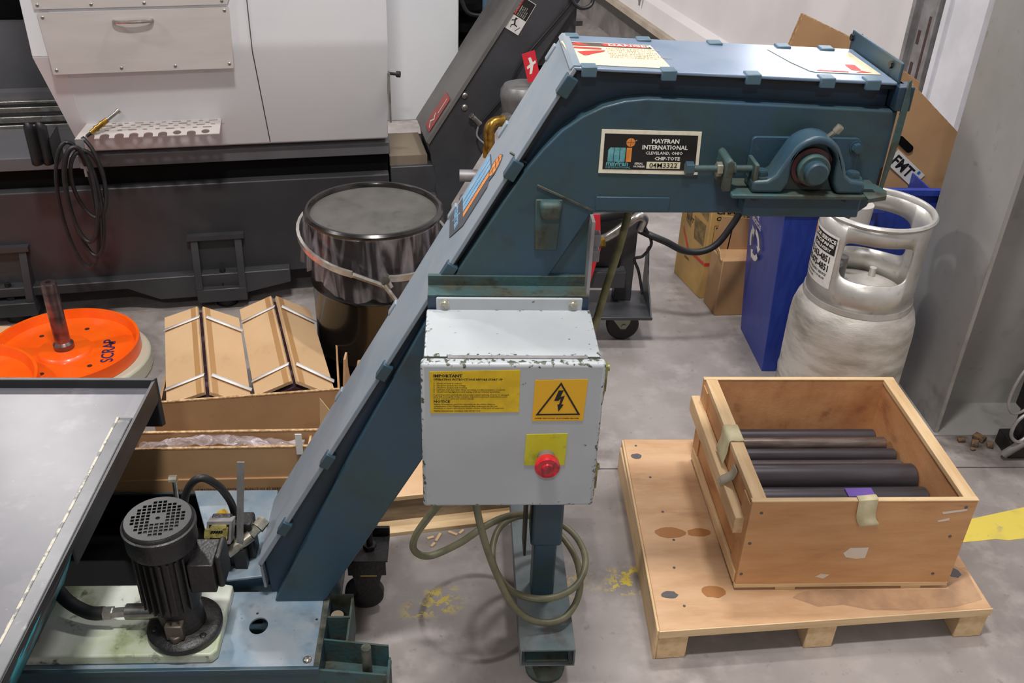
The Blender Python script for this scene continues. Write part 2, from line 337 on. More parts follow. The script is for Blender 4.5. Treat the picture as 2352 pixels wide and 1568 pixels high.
def struct(o): o['kind'] = 'structure'; return o
def rrect(x0, x1, y0, y1, r=.005, n=4):
    out = []
    for (cx, cy, a) in ((x1 - r, y0 + r, -90), (x1 - r, y1 - r, 0), (x0 + r, y1 - r, 90), (x0 + r, y0 + r, 180)):
        for k in range(n + 1): t = R(a + 90 * k / n); out.append((cx + r * math.cos(t), cy + r * math.sin(t)))
    return out
def circ(cx, cy, r, n=16, ry=None): return [(cx + r * math.cos(2 * PI * k / n), cy + (ry or r) * math.sin(2 * PI * k / n)) for k in range(n)]
# a flat frame on a surface: origin, right, up -> prints, stickers and text lying on that surface
class Frame:
    def __init__(s, o, r, u): s.o = Vector(o); s.r = Vector(r).normalized(); s.u = Vector(u).normalized(); s.n = s.r.cross(s.u)
    def p(s, x, y, d=0): return s.o + s.r * x + s.u * y + s.n * d
    def flat(s, name, m, parent, polys, d=.0006):
        b = MB()
        for pl in polys: b.poly([s.p(x, y, d) for x, y in pl])
        o = b.build(name, m, parent, recalc=False, smooth=False); return o
    def slab(s, name, m, parent, polys, d0, d1, bevel=0):
        b = MB()
        for pl in polys:
            A = [b.bm.verts.new(s.p(x, y, d0)) for x, y in pl]; B = [b.bm.verts.new(s.p(x, y, d1)) for x, y in pl]; n = len(pl)
            b.bm.faces.new(A[::-1]); b.bm.faces.new(B)
            for i in range(n): b.bm.faces.new((A[i], A[(i + 1) % n], B[(i + 1) % n], B[i]))
        return b.build(name, m, parent, bevel=bevel)
    def text(s, name, m, parent, items, d=.0012):
        b = MB()
        for it in items:
            st, x, y, size = it[:4]; al = it[4] if len(it) > 4 else 'LEFT'; bold = it[5] if len(it) > 5 else 0; sx = it[6] if len(it) > 6 else 1; rot = it[7] if len(it) > 7 else 0
            cu = bpy.data.curves.new('t', 'FONT'); cu.body = st; cu.size = size; cu.align_x = al; cu.offset = bold * size; cu.resolution_u = 3 if size > .012 else 1
            ob = bpy.data.objects.new('t', cu); me = bpy.data.meshes.new_from_object(ob)
            cr, sr = math.cos(rot), math.sin(rot)
            vs = []
            for v in me.vertices:
                px, py = v.co.x * sx, v.co.y; vs.append(b.bm.verts.new(s.p(x + px * cr - py * sr, y + px * sr + py * cr, d)))
            for pg in me.polygons:
                try: b.bm.faces.new([vs[i] for i in pg.vertices])
                except ValueError: pass
            bpy.data.objects.remove(ob); bpy.data.curves.remove(cu); bpy.data.meshes.remove(me)
        return b.build(name, m, parent, recalc=False, smooth=False)
# flat plate with holes, by a filled 2D curve
def plate(fr, name, m, parent, outer, holes, th, d=0):
    cu = bpy.data.curves.new('t', 'CURVE'); cu.dimensions = '2D'; cu.fill_mode = 'BOTH'; cu.extrude = th / 2
    for pl in [outer] + holes:
        sp = cu.splines.new('POLY'); sp.points.add(len(pl) - 1); sp.use_cyclic_u = True
        for i, q in enumerate(pl): sp.points[i].co = (q[0], q[1], 0, 1)
    ob = bpy.data.objects.new('t', cu); me = bpy.data.meshes.new_from_object(ob)
    b = MB(); vs = [b.bm.verts.new(fr.p(v.co.x, v.co.y, d + v.co.z)) for v in me.vertices]
    for pg in me.polygons:
        try: b.bm.faces.new([vs[i] for i in pg.vertices])
        except ValueError: pass
    bpy.data.objects.remove(ob); bpy.data.curves.remove(cu); bpy.data.meshes.remove(me)
    bmesh.ops.remove_doubles(b.bm, verts=b.bm.verts, dist=1e-6)
    return b.build(name, m, parent, smooth=False)
def hexbolt(c, axis, r, h, name, m, parent, washer=0):
    b = MB(); c = Vector(c); a = Vector(axis).normalized()
    if washer: b.cyl(c, c + a * .002, r * washer, 20)
    b.cyl(c, c + a * h, r, 6)
    b.cyl(c + a * h, c + a * (h + .0015), r * .8, 16)
    return b.build(name, m, parent)
def dome(c, axis, r, name, m, parent):
    return MB().lathe([(r, 0), (r * .96, r * .2), (r * .75, r * .45), (r * .4, r * .6), (0, r * .64)], c, 14, axis).build(name, m, parent)
def dup(o, loc, rot=None, parent='same'):
    c = o.copy(); COL.objects.link(c); c.location = loc
    if rot is not None: c.rotation_euler = rot
    return c

# ================================================================== THE SETTING
fl = MB().box(-9, 5, -6, 13, -.12, -.03).build('floor', mat('subfloor_dark', (52, 48, 46), rough=.9)); struct(fl)  # dark subfloor seen through the slab joint
MB().box(-9, 5, -6, 2.452, -.03, 0).build('floor_slab', FLOORM, fl, smooth=False)
MB().box(-9, 5, 2.458, 13, -.03, 0).build('floor_slab', FLOORM, fl, smooth=False)
YL = MB(); ed = []
rn = random.Random(3)
lo_e = [(3.2, 2.225), (1.86, 2.12), (1.755, 2.108), (1.70, 2.10), (1.66, 2.106), (1.60, 2.098), (1.553, 2.094), (1.52, 2.09), (1.49, 2.12), (1.44, 2.11), (1.46, 2.15), (1.43, 2.17), (1.5, 2.185), (1.602, 2.191), (1.829, 2.251), (3.2, 2.39)]
YL.prism(lo_e, 'z', .0002, .0011).build('painted_line', YLINE, fl)

wr = R(100); WO = Vector((2.3, 3.0, 0)); WU = Vector((math.cos(wr), math.sin(wr), 0)); WN = Vector((-math.sin(wr), math.cos(wr), 0))  # WN points into the room (towards -x)
def wbox(b, u0, u1, n0, n1, z0, z1):
    M = Matrix(((WU.x, WN.x, 0, WO.x), (WU.y, WN.y, 0, WO.y), (0, 0, 1, 0), (0, 0, 0, 1)))
    return b.box(u0, u1, n0, n1, z0, z1, M)
wall = struct(wbox(MB(), -9, 10, -.2, 0, 0, 5.2).build('wall_right', WALLM, smooth=False))
struct(wbox(MB(), 1.35, 10, .0, .05, 0, .24).build('baseboard_right', WALLG, smooth=False))
struct(wbox(MB(), 1.35, 10, .0, .11, .245, .30).build('trim_1', mat('ledge_web_shade', (58, 56, 52), rough=.7), smooth=False))  # dark colour holds the shade under the ledge
struct(wbox(MB(), 1.35, 10, .0, .115, .301, .345).build('trim_2', LEDGE, smooth=False))
b = MB(); M4 = Matrix(((WU.x, WN.x, 0, WO.x), (WU.y, WN.y, 0, WO.y), (0, 0, 1, 0), (0, 0, 0, 1)))
b.prism([(0, .346), (.075, .346), (.06, .47), (0, .50)], 'x', 1.35, 10, M4); struct(b.build('trim_3', WALLM, smooth=False))
# unseen rail higher up on the wall, added to cast a shadow on it
struct(wbox(MB(), .3, 10, .0, .06, 1.42, 1.50).build('trim_4', WTRIM, smooth=False))
# overhead-door track and white jamb
tr = MB(); wbox(tr, 1.13, 1.29, .0, .05, 0, 4.5); struct_tr = struct(tr.build('door_1', GREYTRIM, smooth=False))
b = MB(); wbox(b, 1.275, 1.30, .05, .075, 0, 4.5); wbox(b, 1.13, 1.145, .05, .062, 0, 4.5); b.build('track_flange', GREYTRIM, struct_tr, smooth=False)
for (u0, u1, z0, z1) in ((1.175, 1.19, .78, 1.12), (1.225, 1.245, .99, 1.05), (1.225, 1.245, .85, .91)):
    wbox(MB(), u0, u1, .045, .0515, z0, z1).build('slot', RUSTD, struct_tr, smooth=False)
for z in (.72, 1.2): wbox(MB(), 1.15, 1.26, .045, .0515, z, z + .008).build('splice', RUSTD, struct_tr, smooth=False)
b = MB(); wbox(b, .86, 1.10, .0, .04, 0, 4.5); jm = struct(b.build('trim_5', WTRIM, smooth=False))
wbox(MB(), 1.075, 1.105, .04, .055, 0, 4.5).build('jamb_edge', WTRIM, jm, smooth=False)
# wire drop with clamp hanging on the wall
t = thing('hanging_clamp', 'small grey clamp on a thin rod against the white wall', 'clamp', WO + WU * 4.7 + WN * .08)
c = WO + WU * 4.7 + WN * .09
MB().tube([c + Vector((0, 0, .42)), c + Vector((0, 0, .8)), c + Vector((0, 0, 1.5))], .008, 6, sub=1).build('rod', GREYTRIM, t)
b = MB(); b.lathe([(0, .42), (.012, .46), (.016, .56), (.05, .64), (.03, .72), (.022, .84), (0, .86)], c - Vector((0, 0, 0)) - Vector((0, 0, c.z)), 10); b.build('clamp_body', GREYTRIM, t)
struct(MB().box(-9, 5, 12, 12.2, 0, 5.2).build('wall_back', WALLM, smooth=False))
struct(MB().box(-9.2, -9, -6, 12.2, 0, 5.2).build('wall_left', WALLM, smooth=False))
ce = struct(MB().box(-9.2, 5, -6, 12.2, 5.2, 5.3).build('ceiling', CEILM, smooth=False))
# unseen window added in the right wall for the glare on the top cover
wn = struct(wbox(MB(), 1.55, 2.75, .0, .03, 2.0, 2.75).build('glare_window_1', WTRIM, smooth=False))
wbox(MB(), 1.60, 2.70, .03, .036, 2.05, 2.70).build('pane', mat('glare_pane', (236, 240, 255), emit=9.0), wn, smooth=False)
# lamps' housings, also for the two fill lamps added out of view
for li, (x, y, z, p) in enumerate(LAMPS):
    h = MB().box(x - .5, x + .5, y - .22, y + .22, z, z + .08).build('bay_and_fill_housing', WTRIM)
    tag(h, 'white high-bay lamp housing under the ceiling, ' + ['straight above the grey enclosure', 'farthest back, beyond the lathe', 'farthest to the left of the tray', 'added as fill behind the camera position', 'added as fill nearest the steel column'][li], 'lamp', 'high-bay lamps'); MB().cyl((x, y, z + .08), (x, y, 5.2), .01, 8).build('drop_rod', GREYTRIM, h)

# steel column: wide flange with its flange towards the picture's left
b = MB(); b.box(1.70, 1.716, 2.645, 3.06, 0, 5.1); b.box(1.716, 2.10, 2.83, 2.842, 0, 5.1); b.box(2.10, 2.116, 2.645, 3.06, 0, 5.1)
cl = struct(b.build('column', COLM, bevel=.002))
MB().box(1.69, 2.2, 2.63, 3.08, -.001, .006).build('foot_plate', COLM, cl)

# ================================================================== CNC LATHE (local frame u,v,z)
LR = R(10); LO = (-1.0, 3.5, 0)
la = thing('cnc_lathe', 'large white and dark grey CNC lathe along the back left', 'lathe', LO, rot=LR, local=True)
# base casting
b = MB(); b.prism([(.08, .13), (.08, .536), (.10, .544), (1.2, .544), (1.2, .13)], 'x', -3.2, .735); b.build('base_casting', LDARK, la, bevel=.004)
b = MB(); b.prism([(-3.2, .115), (-.35, .12), (-.23, .06), (.10, .06), (.3, .1), (.3, .16), (-3.2, .16)], 'y', .03, .5); b.build('base_skirt', LDARK, la, bevel=.004)
def foot(u0, u1):
    f = MB().box(u0, u1, .0, .30, .045, .105).build('levelling_bracket', LDARK, la, bevel=.004)
    um = (u0 + u1) / 2
    for (a, c) in ((u0, u0 + .028), (u1 - .028, u1)):
        MB().prism([(.0, .105), (.0, .13), (.06, .31), (.082, .31), (.082, .105)], 'x', a, c).build('gusset', LDARK, f, bevel=.002)
    MB().box(u0 - .012, u1 + .012, .05, .082, .305, .325).build('hood', LDARK, f)
    MB().cyl((um + .01, .05, .10), (um + .01, .05, .118), .022, 6).cyl((um + .01, .05, .118), (um + .01, .05, .175), .012, 12).build('levelling_bolt', BLACKM, f)
    MB().cyl((um + .01, .08, 0), (um + .01, .08, .045), .045, 20).build('levelling_pad', BLACKM, f)
foot(-.082, .118); foot(-.91, -.70)
# recess, ledge band
MB().box(-3.2, .735, .112, 1.1, .5445, .63).build('recess', LBLACK, la)  # black block puts the recess's shade into colour
b = MB(); b.prism([(.08, .625), (.08, .675), (.12, .69), (1.1, .69), (1.1, .625)], 'x', -3.2, .742); b.build('ledge_band', LGREY, la, bevel=.003)
# left cavity with bed ways
MB().box(-3.2, -.30, .40, .46, .69, .83).build('bed_front', LGREY, la)
for (z, h, r_, m_) in ((.655 + .03, .02, .0, STEEL), (.715, .024, 0, STEEL), (.755, .022, 0, STEEL), (.79, .012, 0, STEEL)):
    MB().box(-3.2, -.30, .38, .40, z, z + h).build('bed_way', STEEL, la, bevel=.003)
MB().box(-3.2, -.2, .62, .66, .69, 1.05).build('splash_panel', LGREY, la)
MB().box(-3.2, -.2, .70, .75, 1.0, 2.0).build('cavity_wall', LBLACK, la)  # black stands for the unlit depth of the cavity
b = MB(); b.prism([(-.9, .705), (-.80, .705), (-.84, .79)], 'y', .085, .1); b.build('left_rib', LGREY, la)
# white door casing: upper face vertical, lower face tucked in
b = MB(); b.prism([(-.08, 2.0), (-.08, 1.13), (-.076, 1.09), (.05, .705), (.07, .695), (.8, .695), (.8, 2.0)], 'x', -.40, .733)
dc = b.build('door_casing', LWHITE, la, bevel=.004, seg=3)
# slanting left edge piece
def lf(z, a): return a
MB().box(-.482, -.385, -.079, .5, 1.09, 2.0).hull([(-.482, -.079, 1.09), (-.385, -.0785, 1.09), (-.385, .053, .70), (-.414, .052, .70), (-.482, .5, 1.09), (-.385, .5, 1.09), (-.385, .5, .70), (-.414, .5, .70)]).build('left_edge_panel', LWHITE, la, bevel=.002)
# seam between door and side panel
fU = Frame((0, -.0815, 0), (1, 0, 0), (0, 0, 1)); fL = Frame((0, -.076, 1.09), (1, 0, 0), (0, .3111, -.9504)); fL.n = -fL.n
SEAM = mat('seam_dark', (70, 72, 76), rough=.7)  # dark grey for the door joint lines
fU.slab('door_seam', SEAM, la, [[(.247, 1.09), (.2505, 1.09), (.2505, 2.0), (.247, 2.0)]], 0, .001)
fL.slab('door_seam', SEAM, la, [[(.247, 0), (.2505, 0), (.276, .40), (.2725, .40)]], 0, .001)
# stainless service panels
sp = fU.slab('service_panel', LSTEEL, la, [[(-.436, 1.236), (-.425, 1.03), (.178, 1.036), (.186, 1.246)]], .002, .006)
sp2 = fU.slab('upper_service_panel', LSTEEL, la, [[(-.442, 1.248), (.182, 1.256), (.20, 1.30), (.20, 1.6), (-.445, 1.6)]], .002, .006)
for (x, z, pr) in ((-.42, 1.222, sp), (.17, 1.236, sp), (-.412, 1.045, sp), (-.20, 1.047, sp), (-.02, 1.049, sp), (.165, 1.052, sp), (-.428, 1.262, sp2), (-.26, 1.262, sp2), (-.09, 1.264, sp2), (.165, 1.268, sp2)):
    dome(fU.p(x, z, .006), fU.n, .006, 'screw', STEEL, pr)
MB().tube([fU.p(-.197, 1.206, .004), fU.p(-.190, 1.206, .022), fU.p(-.135, 1.207, .028), fU.p(-.08, 1.208, .022), fU.p(-.073, 1.208, .004)], .006, 8).build('handle', STEEL, sp)
fL.flat('stripe_mark', mat('tan_stripe', (170, 140, 120), rough=.6), la, [[(-.15, .19), (-.135, .19), (-.105, .08), (-.12, .08)], [(-.11, .19), (-.095, .19), (-.065, .08), (-.08, .08)]], -.0012)
# perforated tool shelf
sh = Frame((-.40, -.10, .80), (1, 0, 0), (0, .985, .17))
holes = []
for i in range(9):
    x = .06 + i * .046; holes.append(circ(x, .026, .014, 12, .015) if i in (6, 8) else [(x - .014, -.001), (x + .014, -.001), (x + .014, .02)] + [(x + .014 * math.cos(t), .02 + .012 * math.sin(t)) for t in (.6, 1.1, 1.6, 2.1, 2.6)] + [(x - .014, .02)])
outer = [(0, 0)]
cuts = [.05 + i * .050 for i in range(9)]
for i, x in enumerate(cuts):
    if i in (6, 8): continue
    outer += [(x - .016, 0), (x - .016, .018)] + [(x + .016 * math.cos(t), .018 + .014 * math.sin(t)) for t in (2.7, 2.2, 1.57, .95, .45)] + [(x + .016, .018), (x + .016, 0)]
outer += [(.50, 0), (.505, .12), (.03, .12)]
hl = [circ(.35, .022, .015, 12, .016), circ(.45, .022, .015, 12, .016)]
for j, (yy, rr) in enumerate(((.055, .006), (.075, .005), (.09, .006), (.105, .005))):
    for i in range(10):
        x = .06 + i * .044 + (j % 2) * .02
        if x < .49: hl.append(rrect(x - (.016 if (i + j) % 3 == 0 else .008), x + (.016 if (i + j) % 3 == 0 else .008), yy - rr * .7, yy + rr * .7, .003, 3))
ts = plate(sh, 'tool_shelf', LSTEEL, la, outer, hl, .003)
MB().box(-.35, .115, .018, .022, .80, .845).build('shelf_backplate', LSTEEL, ts)
MB().box(-.40, -.37, -.10, -.097, .69, .80).box(-.39, -.375, -.104, -.10, .66, .70).build('hose_hook', GREYTRIM, ts)
# side white panel behind, feed trough
MB().box(.742, 1.08, .40, .9, .655, 2.0).build('rear_white_panel', LWHITE, la, bevel=.004)
MB().box(.744, .90, .12, .40, .56, .60).build('trough_cover', mat('dull_tan_sheet', (130, 118, 102), rough=.6), la)
MB().box(.744, .93, .10, .5, .3, .56).box(.744, .93, .06, .5, .13, .44).build('trough_box', CONVG, la, bevel=.004)
MB().cyl((.736, -.03, .985), (.765, -.045, .985), .006, 10).cyl((.765, -.045, .985), (.778, -.05, .985), .012, 12).build('latch_knob', BLACKP, la)
MB().box(.733, .740, -.05, -.01, .80, .99).build('latch_strip', STEEL, la)
# machinery in the dark behind
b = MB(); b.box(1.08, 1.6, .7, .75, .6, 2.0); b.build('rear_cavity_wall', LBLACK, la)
for i, z in enumerate((.86, .92, .99, 1.08)):
    MB().cyl((1.15, .62, z), (1.15, .62, z + .03), .07, 24).build('pulley', LBLACK, la)
MB().tube([(1.10, .55, 1.2), (1.14, .53, 1.08), (1.24, .53, 1.07), (1.3, .55, 1.1)], .009, 8).build('cavity_hose', BLACKP, la)
MB().cyl((1.22, .5, .93), (1.22, .5, 1.3), .02, 12).build('blue_pipe', mat('blue_grey_pipe', (90, 120, 140), rough=.4), la)

# hose coil hanging from the tool shelf
hc = thing('coiled_air_hose', 'black air hose looped in long coils hanging below the perforated shelf', 'hose', LO, rot=LR, local=True)
b = MB()
def loop(cx, cz, rx, rz, y, ph, ty):
    pts = []
    for k in range(14):
        a = 2 * PI * k / 14 + ph; pts.append((cx + rx * math.sin(a) + .12 * rz * (-math.cos(a)) * ty, y + .012 * math.sin(a * 2), cz + rz * math.cos(a)))
    return pts
b.tube(loop(-.435, .545, .062, .25, -.108, 0, -.25), .0075, 8, True)
b.tube(loop(-.405, .565, .055, .215, -.122, .3, -.1), .0075, 8, True)
b.tube(loop(-.41, .60, .05, .185, -.135, .6, -.3), .0075, 8, True)
b.tube(loop(-.38, .635, .055, .13, -.118, .2, .15), .0075, 8, True)
b.tube([(-.375, -.09, .805), (-.345, -.105, .76), (-.325, -.115, .67), (-.335, -.11, .58)], .0075, 8)
b.build('hose', RUBBER, hc)
ns = thing('brass_air_nozzle', 'small brass and steel air nozzle lying tilted on the perforated shelf', 'nozzle', LO, rot=LR, local=True)
p0 = Vector((-.345, -.075, .815)); d = Vector((.075, .02, .05)).normalized()
b = MB()
for (a, c, r_) in ((0, .022, .009), (.022, .03, .012), (.03, .045, .009), (.045, .055, .012), (.055, .075, .010)): b.cyl(p0 + d * a, p0 + d * c, r_, 12)
b.build('fitting', BRASS, ns)
MB().cyl(p0 + d * .075, p0 + d * .12, .007, 12).cyl(p0 + d * .12, p0 + d * .13, .010, 12).build('tip', STEEL, ns)
MB().cyl(p0 - d * .02, p0, .006, 10).build('hose_end', RUBBER, ns)
# black cable guide left of the coil
gd = thing('hose_guide', 'black curved double hose holder left of the hanging coil', 'holder', LO, rot=LR, local=True)
b = MB()
b.grid(14, 6, lambda s, t_: Vector((-.565 + .075 * s, -.07 - .022 * abs(math.sin(s * 2 * PI)), .845 - .14 * t_ + .022 * abs(math.sin(s * PI * 2)) * (1 - t_))))
b.build('holder_shell', BLACKP, gd, solid=.004)
MB().box(-.487, -.483, -.09, .06, .69, .80).build('holder_bracket', BLACKP, gd)

# ================================================================== lathe's own dark chip conveyor
cv = thing('graphite_chip_conveyor', 'dark grey inclined chip conveyor rising behind the black drum', 'conveyor', LO, rot=LR, local=True)
side = [(.93, .0), (.93, .45), (.905, .655), (1.275, 1.22), (1.55, 1.65), (2.0, 1.65), (2.0, 1.4), (1.66, 1.4), (1.52, 1.30), (1.52, 1.0), (1.36, 1.0), (1.02, .39), (1.1, .0)]
MB().prism([(.93, .02), (.93, .45), (.905, .655), (1.275, 1.22), (1.7, 1.87), (1.95, 1.87), (1.515, 1.215), (1.36, .98), (1.0, .38), (1.0, .02)], 'y', .1, .40).build('incline_housing', CONVG, cv, bevel=.005)
MB().prism([(.905, .655), (1.7, 1.87), (1.69, 1.88), (.893, .665)], 'y', .09, .42).build('incline_cover', CONVT, cv)
MB().prism([(1.33, .95), (1.515, .95), (1.515, 1.9), (1.33, 1.9)], 'y', .14, .38).build('discharge_chute', CONVG, cv, bevel=.004)
MB().box(1.515, 1.56, .2, .24, 1.09, 1.11).build('chute_pin', LGREY, cv)
fc = Frame((1.05, .0992, .80), (.846, 0, -.533), (.533, 0, .846))
sl = Frame((1.203, .0985, 1.12), (.86, 0, -.51), (.51, 0, .86))
sg = sl.slab('warning_sticker', LABELW, cv, [[(0, 0), (.073, 0), (.073, .135), (0, .135)]], 0, .001)
sl.flat('black_panel', INK, sg, [[(.0, .06), (.071, .06), (.071, .133), (.0, .133)]], .0013)
sl.flat('red_panel', REDI, sg, [[(.001, .062), (.020, .062), (.020, .133), (.001, .133)]], .0016)
sl.text('lettering', WHITEI, sg, [('WARNING', .016, .066, .016, 'LEFT', .02, .8, PI / 2)] + [(s_, .029 + i * .0075, .064, .0065, 'LEFT', 0, 1, PI / 2) for i, s_ in enumerate(('FALL HAZARD', 'Do not step or', 'climb on covers', 'Injury can occur', 'Keep clear'))], .0019)
sl.flat('falling_figure', INK, sg, [circ(.030, .051, .004, 10), [(.026, .046), (.031, .048), (.040, .030), (.034, .027)], [(.017, .040), (.028, .046), (.029, .043), (.019, .036)], [(.030, .047), (.035, .056), (.037, .055), (.033, .045)], [(.036, .031), (.050, .028), (.050, .024), (.037, .026)], [(.034, .029), (.024, .022), (.027, .011), (.030, .012), (.028, .021), (.037, .027)], [(.050, .008), (.062, .030), (.064, .029), (.052, .007)]], .0016)
rb = Frame((.925, .0895, .70), (.548, 0, .8366), (-.8366, 0, .548)); rb.n = Vector((0, -1, 0))
ct = Frame((.918, .12, .69), (.548, 0, .8366), (0, 1, 0)); ct.n = ct.r.cross(ct.u)
rs = ct.slab('red_nameplate', mat('faded_red_plate', (176, 70, 64), (150, 80, 76), 30, .4, .6, .5), cv, [[(0, 0), (.16, 0), (.16, .10), (0, .10)]], .010, .012)
ct.flat('white_mark', WHITEI, rs, [[(.01, .03), (.03, .07), (.05, .04), (.07, .07), (.07, .06), (.05, .028), (.03, .058), (.012, .022)], [(.08, .03), (.15, .03), (.15, .036), (.08, .036)]], .0125)
for z in (.849, .80): dome((1.052, .10, z), (0, -1, 0), .014, 'bolt_head', STEEL, cv)
MB().tube([(1.50, .08, 1.24), (1.40, .09, 1.12), (1.28, .085, .98), (1.22, .085, .86), (1.115, .085, .735)], .005, 8).build('sensor_cable', BLACKP, cv)
MB().cyl((1.085, .085, .765), (1.115, .075, .735), .011, 10).cyl((1.08, .08, .77), (1.075, .08, .775), .013, 10).build('sensor_fitting', STEEL, cv)
MB().tube([(1.11, .08, .735), (1.10, .07, .69), (1.13, .05, .66), (1.16, .04, .65)], .004, 8).build('sensor_lead', GREYTRIM, cv)
MB().tube([(1.46, .08, 1.30), (1.46, .06, 1.235), (1.50, .05, 1.195), (1.55, .06, 1.21), (1.56, .07, 1.3)], .008, 8).build('cable_bight', BLACKP, cv)
# filter pot, brass elbow, pipe, tag
fp = thing('filter_pot', 'grey domed filter pot half hidden behind the teal conveyor', 'filter', (.245, 3.62, 0))
MB().lathe([(.0, .955), (.045, .955), (.075, .945), (.088, .925), (.09, .90), (.082, .86), (.08, .75), (.08, .5), (0, .5)], (.245, 3.62, 0), 32).build('pot_body', GREYC, fp)
MB().cyl((.245, 3.62, 0), (.245, 3.62, .5), .05, 20).build('pot_stand', CONVG, fp)
be = thing('brass_elbow', 'brass pipe elbow fitting beside the grey filter pot', 'fitting', (.12, 3.5, 0))
MB().tube([(.165, 3.52, .835), (.135, 3.5, .835), (.118, 3.49, .825), (.112, 3.49, .80), (.115, 3.49, .74)], .021, 14).cyl((.115, 3.49, .74), (.116, 3.49, .70), .027, 6).build('elbow_body', BRASS, be)
MB().cyl((.165, 3.52, .835), (.19, 3.54, .835), .026, 6).build('elbow_nut', STEEL, be)
MB().cyl((.116, 3.49, .70), (.118, 3.49, 0), .017, 12).build('riser_pipe', BRASS, be)
ps = thing('steel_pipe_stub', 'short grey steel pipe end above the far side of the drum', 'pipe', (.03, 3.5, 0))
MB().cyl((.0, 3.5, .618), (.16, 3.5, .618), .024, 18).build('pipe_tube', GREYTRIM, ps); MB().cyl((.13, 3.5, 0), (.13, 3.5, .60), .02, 12).build('pipe_leg', CONVG, ps)
MB().lathe([(0, .55), (.03, .55), (.05, .54), (.055, .50), (.05, 0), (0, 0)], (.05, 3.47, 0), 20).build('grey_canister', GREYC); tag(bpy.context.scene.objects['grey_canister'], 'small grey canister below the steel pipe stub', 'canister')
rt = Frame((.258, 3.56, .97), (.95, .1, .3), (-.25, .0, .95))
rtg = rt.slab('red_warning_tag', REDTAG, None, [[(0, 0), (.05, 0), (.05, .11), (0, .11)]], 0, .003); tag(rtg, 'red tag with a white mark behind the sloping teal cover', 'tag')
rt.flat('white_mark', WHITEI, rtg, [[(.012, .03), (.022, .03), (.034, .06), (.045, .064), (.045, .074), (.034, .07), (.03, .09), (.02, .09), (.022, .066), (.008, .06), (.008, .05), (.02, .054)]], .0036)

# ================================================================== TEAL CHIP CONVEYOR
tc = thing('teal_chip_conveyor', 'teal painted inclined chip conveyor with horizontal discharge head across the centre', 'conveyor', (.2, 1.8, 0))
rec = [(-.465, .213), (-.472, .335), (.209, 1.532), (.80, 1.516), (.80, 1.30), (.797, 1.28), (.775, 1.268), (.257, 1.263), (-.327, .213)]
MB().prism(rec, 'y', 1.716, 1.905).build('housing', TEALD, tc, bevel=.002)
rai = [(-.452, .214), (-.246, .66), (-.048, 1.057), (.119, 1.340), (.155, 1.388), (.189, 1.426), (.225, 1.453), (.262, 1.472), (.30, 1.483), (.342, 1.488), (.60, 1.480), (.812, 1.473), (.812, 1.365), (.806, 1.36), (.804, 1.30), (.797, 1.282), (.78, 1.268), (.257, 1.262), (-.328, .214)]
MB().prism(rai, 'y', 1.683, 1.716).build('raised_side_panel', TEAL, tc, bevel=.017, seg=5)
# welds / seams on the side
def strip(a, c, w_, y, name, m_):
    a, c = Vector((a[0], a[1])), Vector((c[0], c[1])); n = Vector((-(c - a).y, (c - a).x)).normalized() * w_ / 2
    return MB().prism([tuple(a + n), tuple(c + n), tuple(c - n), tuple(a - n)], 'y', y - .003, y + .004).build(name, m_, tc, bevel=.001)
strip((.147, 1.318), (.256, 1.268), .005, 1.684, 'weld_seam', EDGE); strip((.095, 1.372), (.128, 1.352), .004, 1.711, 'weld_seam', EDGE)
strip((.258, 1.262), (.15, 1.085), .004, 1.688, 'weld_seam', EDGE)
# gusset support plate below the head
MB().prism([(.256, 1.262), (.259, 1.093), (.03, 1.093), (.02, 1.11), (.118, 1.268)], 'y', 1.69, 1.90).build('gusset_box', TEAL, tc, bevel=.004)
# covers
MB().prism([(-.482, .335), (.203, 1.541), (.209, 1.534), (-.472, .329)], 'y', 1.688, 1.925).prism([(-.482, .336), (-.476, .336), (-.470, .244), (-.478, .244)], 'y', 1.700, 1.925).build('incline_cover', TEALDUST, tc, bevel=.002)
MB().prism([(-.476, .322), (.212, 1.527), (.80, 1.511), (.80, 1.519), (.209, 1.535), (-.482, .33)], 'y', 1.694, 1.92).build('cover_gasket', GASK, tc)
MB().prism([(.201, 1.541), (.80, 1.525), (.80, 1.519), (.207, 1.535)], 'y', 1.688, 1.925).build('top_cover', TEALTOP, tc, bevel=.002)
fT = Frame((.201, 1.688, 1.5412), (.99964, 0, -.02671), (0, 1, 0)); fT.n = Vector((.0267, 0, .9996))
fI = Frame((.203, 1.688, 1.541), (0, -1, 0), (.4939, 0, .8695)); fI.n = Vector((-.8695, 0, .4939))
# spring clips
for x in (.03, .175, .33, .468, .553): 
    MB().box(x - .014, x + .014, 1.683, 1.712, -.016, .003, Matrix.Translation((.201, 0, 1.5412 - .0267 * x))).build('clip', TEALCLIP, tc, bevel=.002)
for x in (.02, .165, .31, .45, .54):
    MB().box(x - .014, x + .014, 1.90, 1.929, -.016, .004, Matrix.Translation((.201, 0, 1.5412 - .0267 * x))).build('clip', TEALCLIP, tc, bevel=.002)
MI = Matrix(((.4939, 0, -.8695, .203), (0, 1, 0, 0), (.8695, 0, .4939, 1.541), (0, 0, 0, 1)))
for s_ in (.035, .22, .47, .745, 1.02, 1.25): MB().box(-s_ - .02, -s_ + .02, 1.682, 1.704, -.02, .003, MI).build('clip', TEAL, tc, bevel=.002)
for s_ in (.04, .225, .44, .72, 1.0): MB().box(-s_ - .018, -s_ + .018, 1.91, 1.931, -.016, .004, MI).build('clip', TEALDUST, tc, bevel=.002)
MB().prism([(.196, 1.536), (.203, 1.545), (.216, 1.544), (.212, 1.536)], 'y', 1.690, 1.925).build('cover_ridge', TEALDUST, tc, bevel=.001)
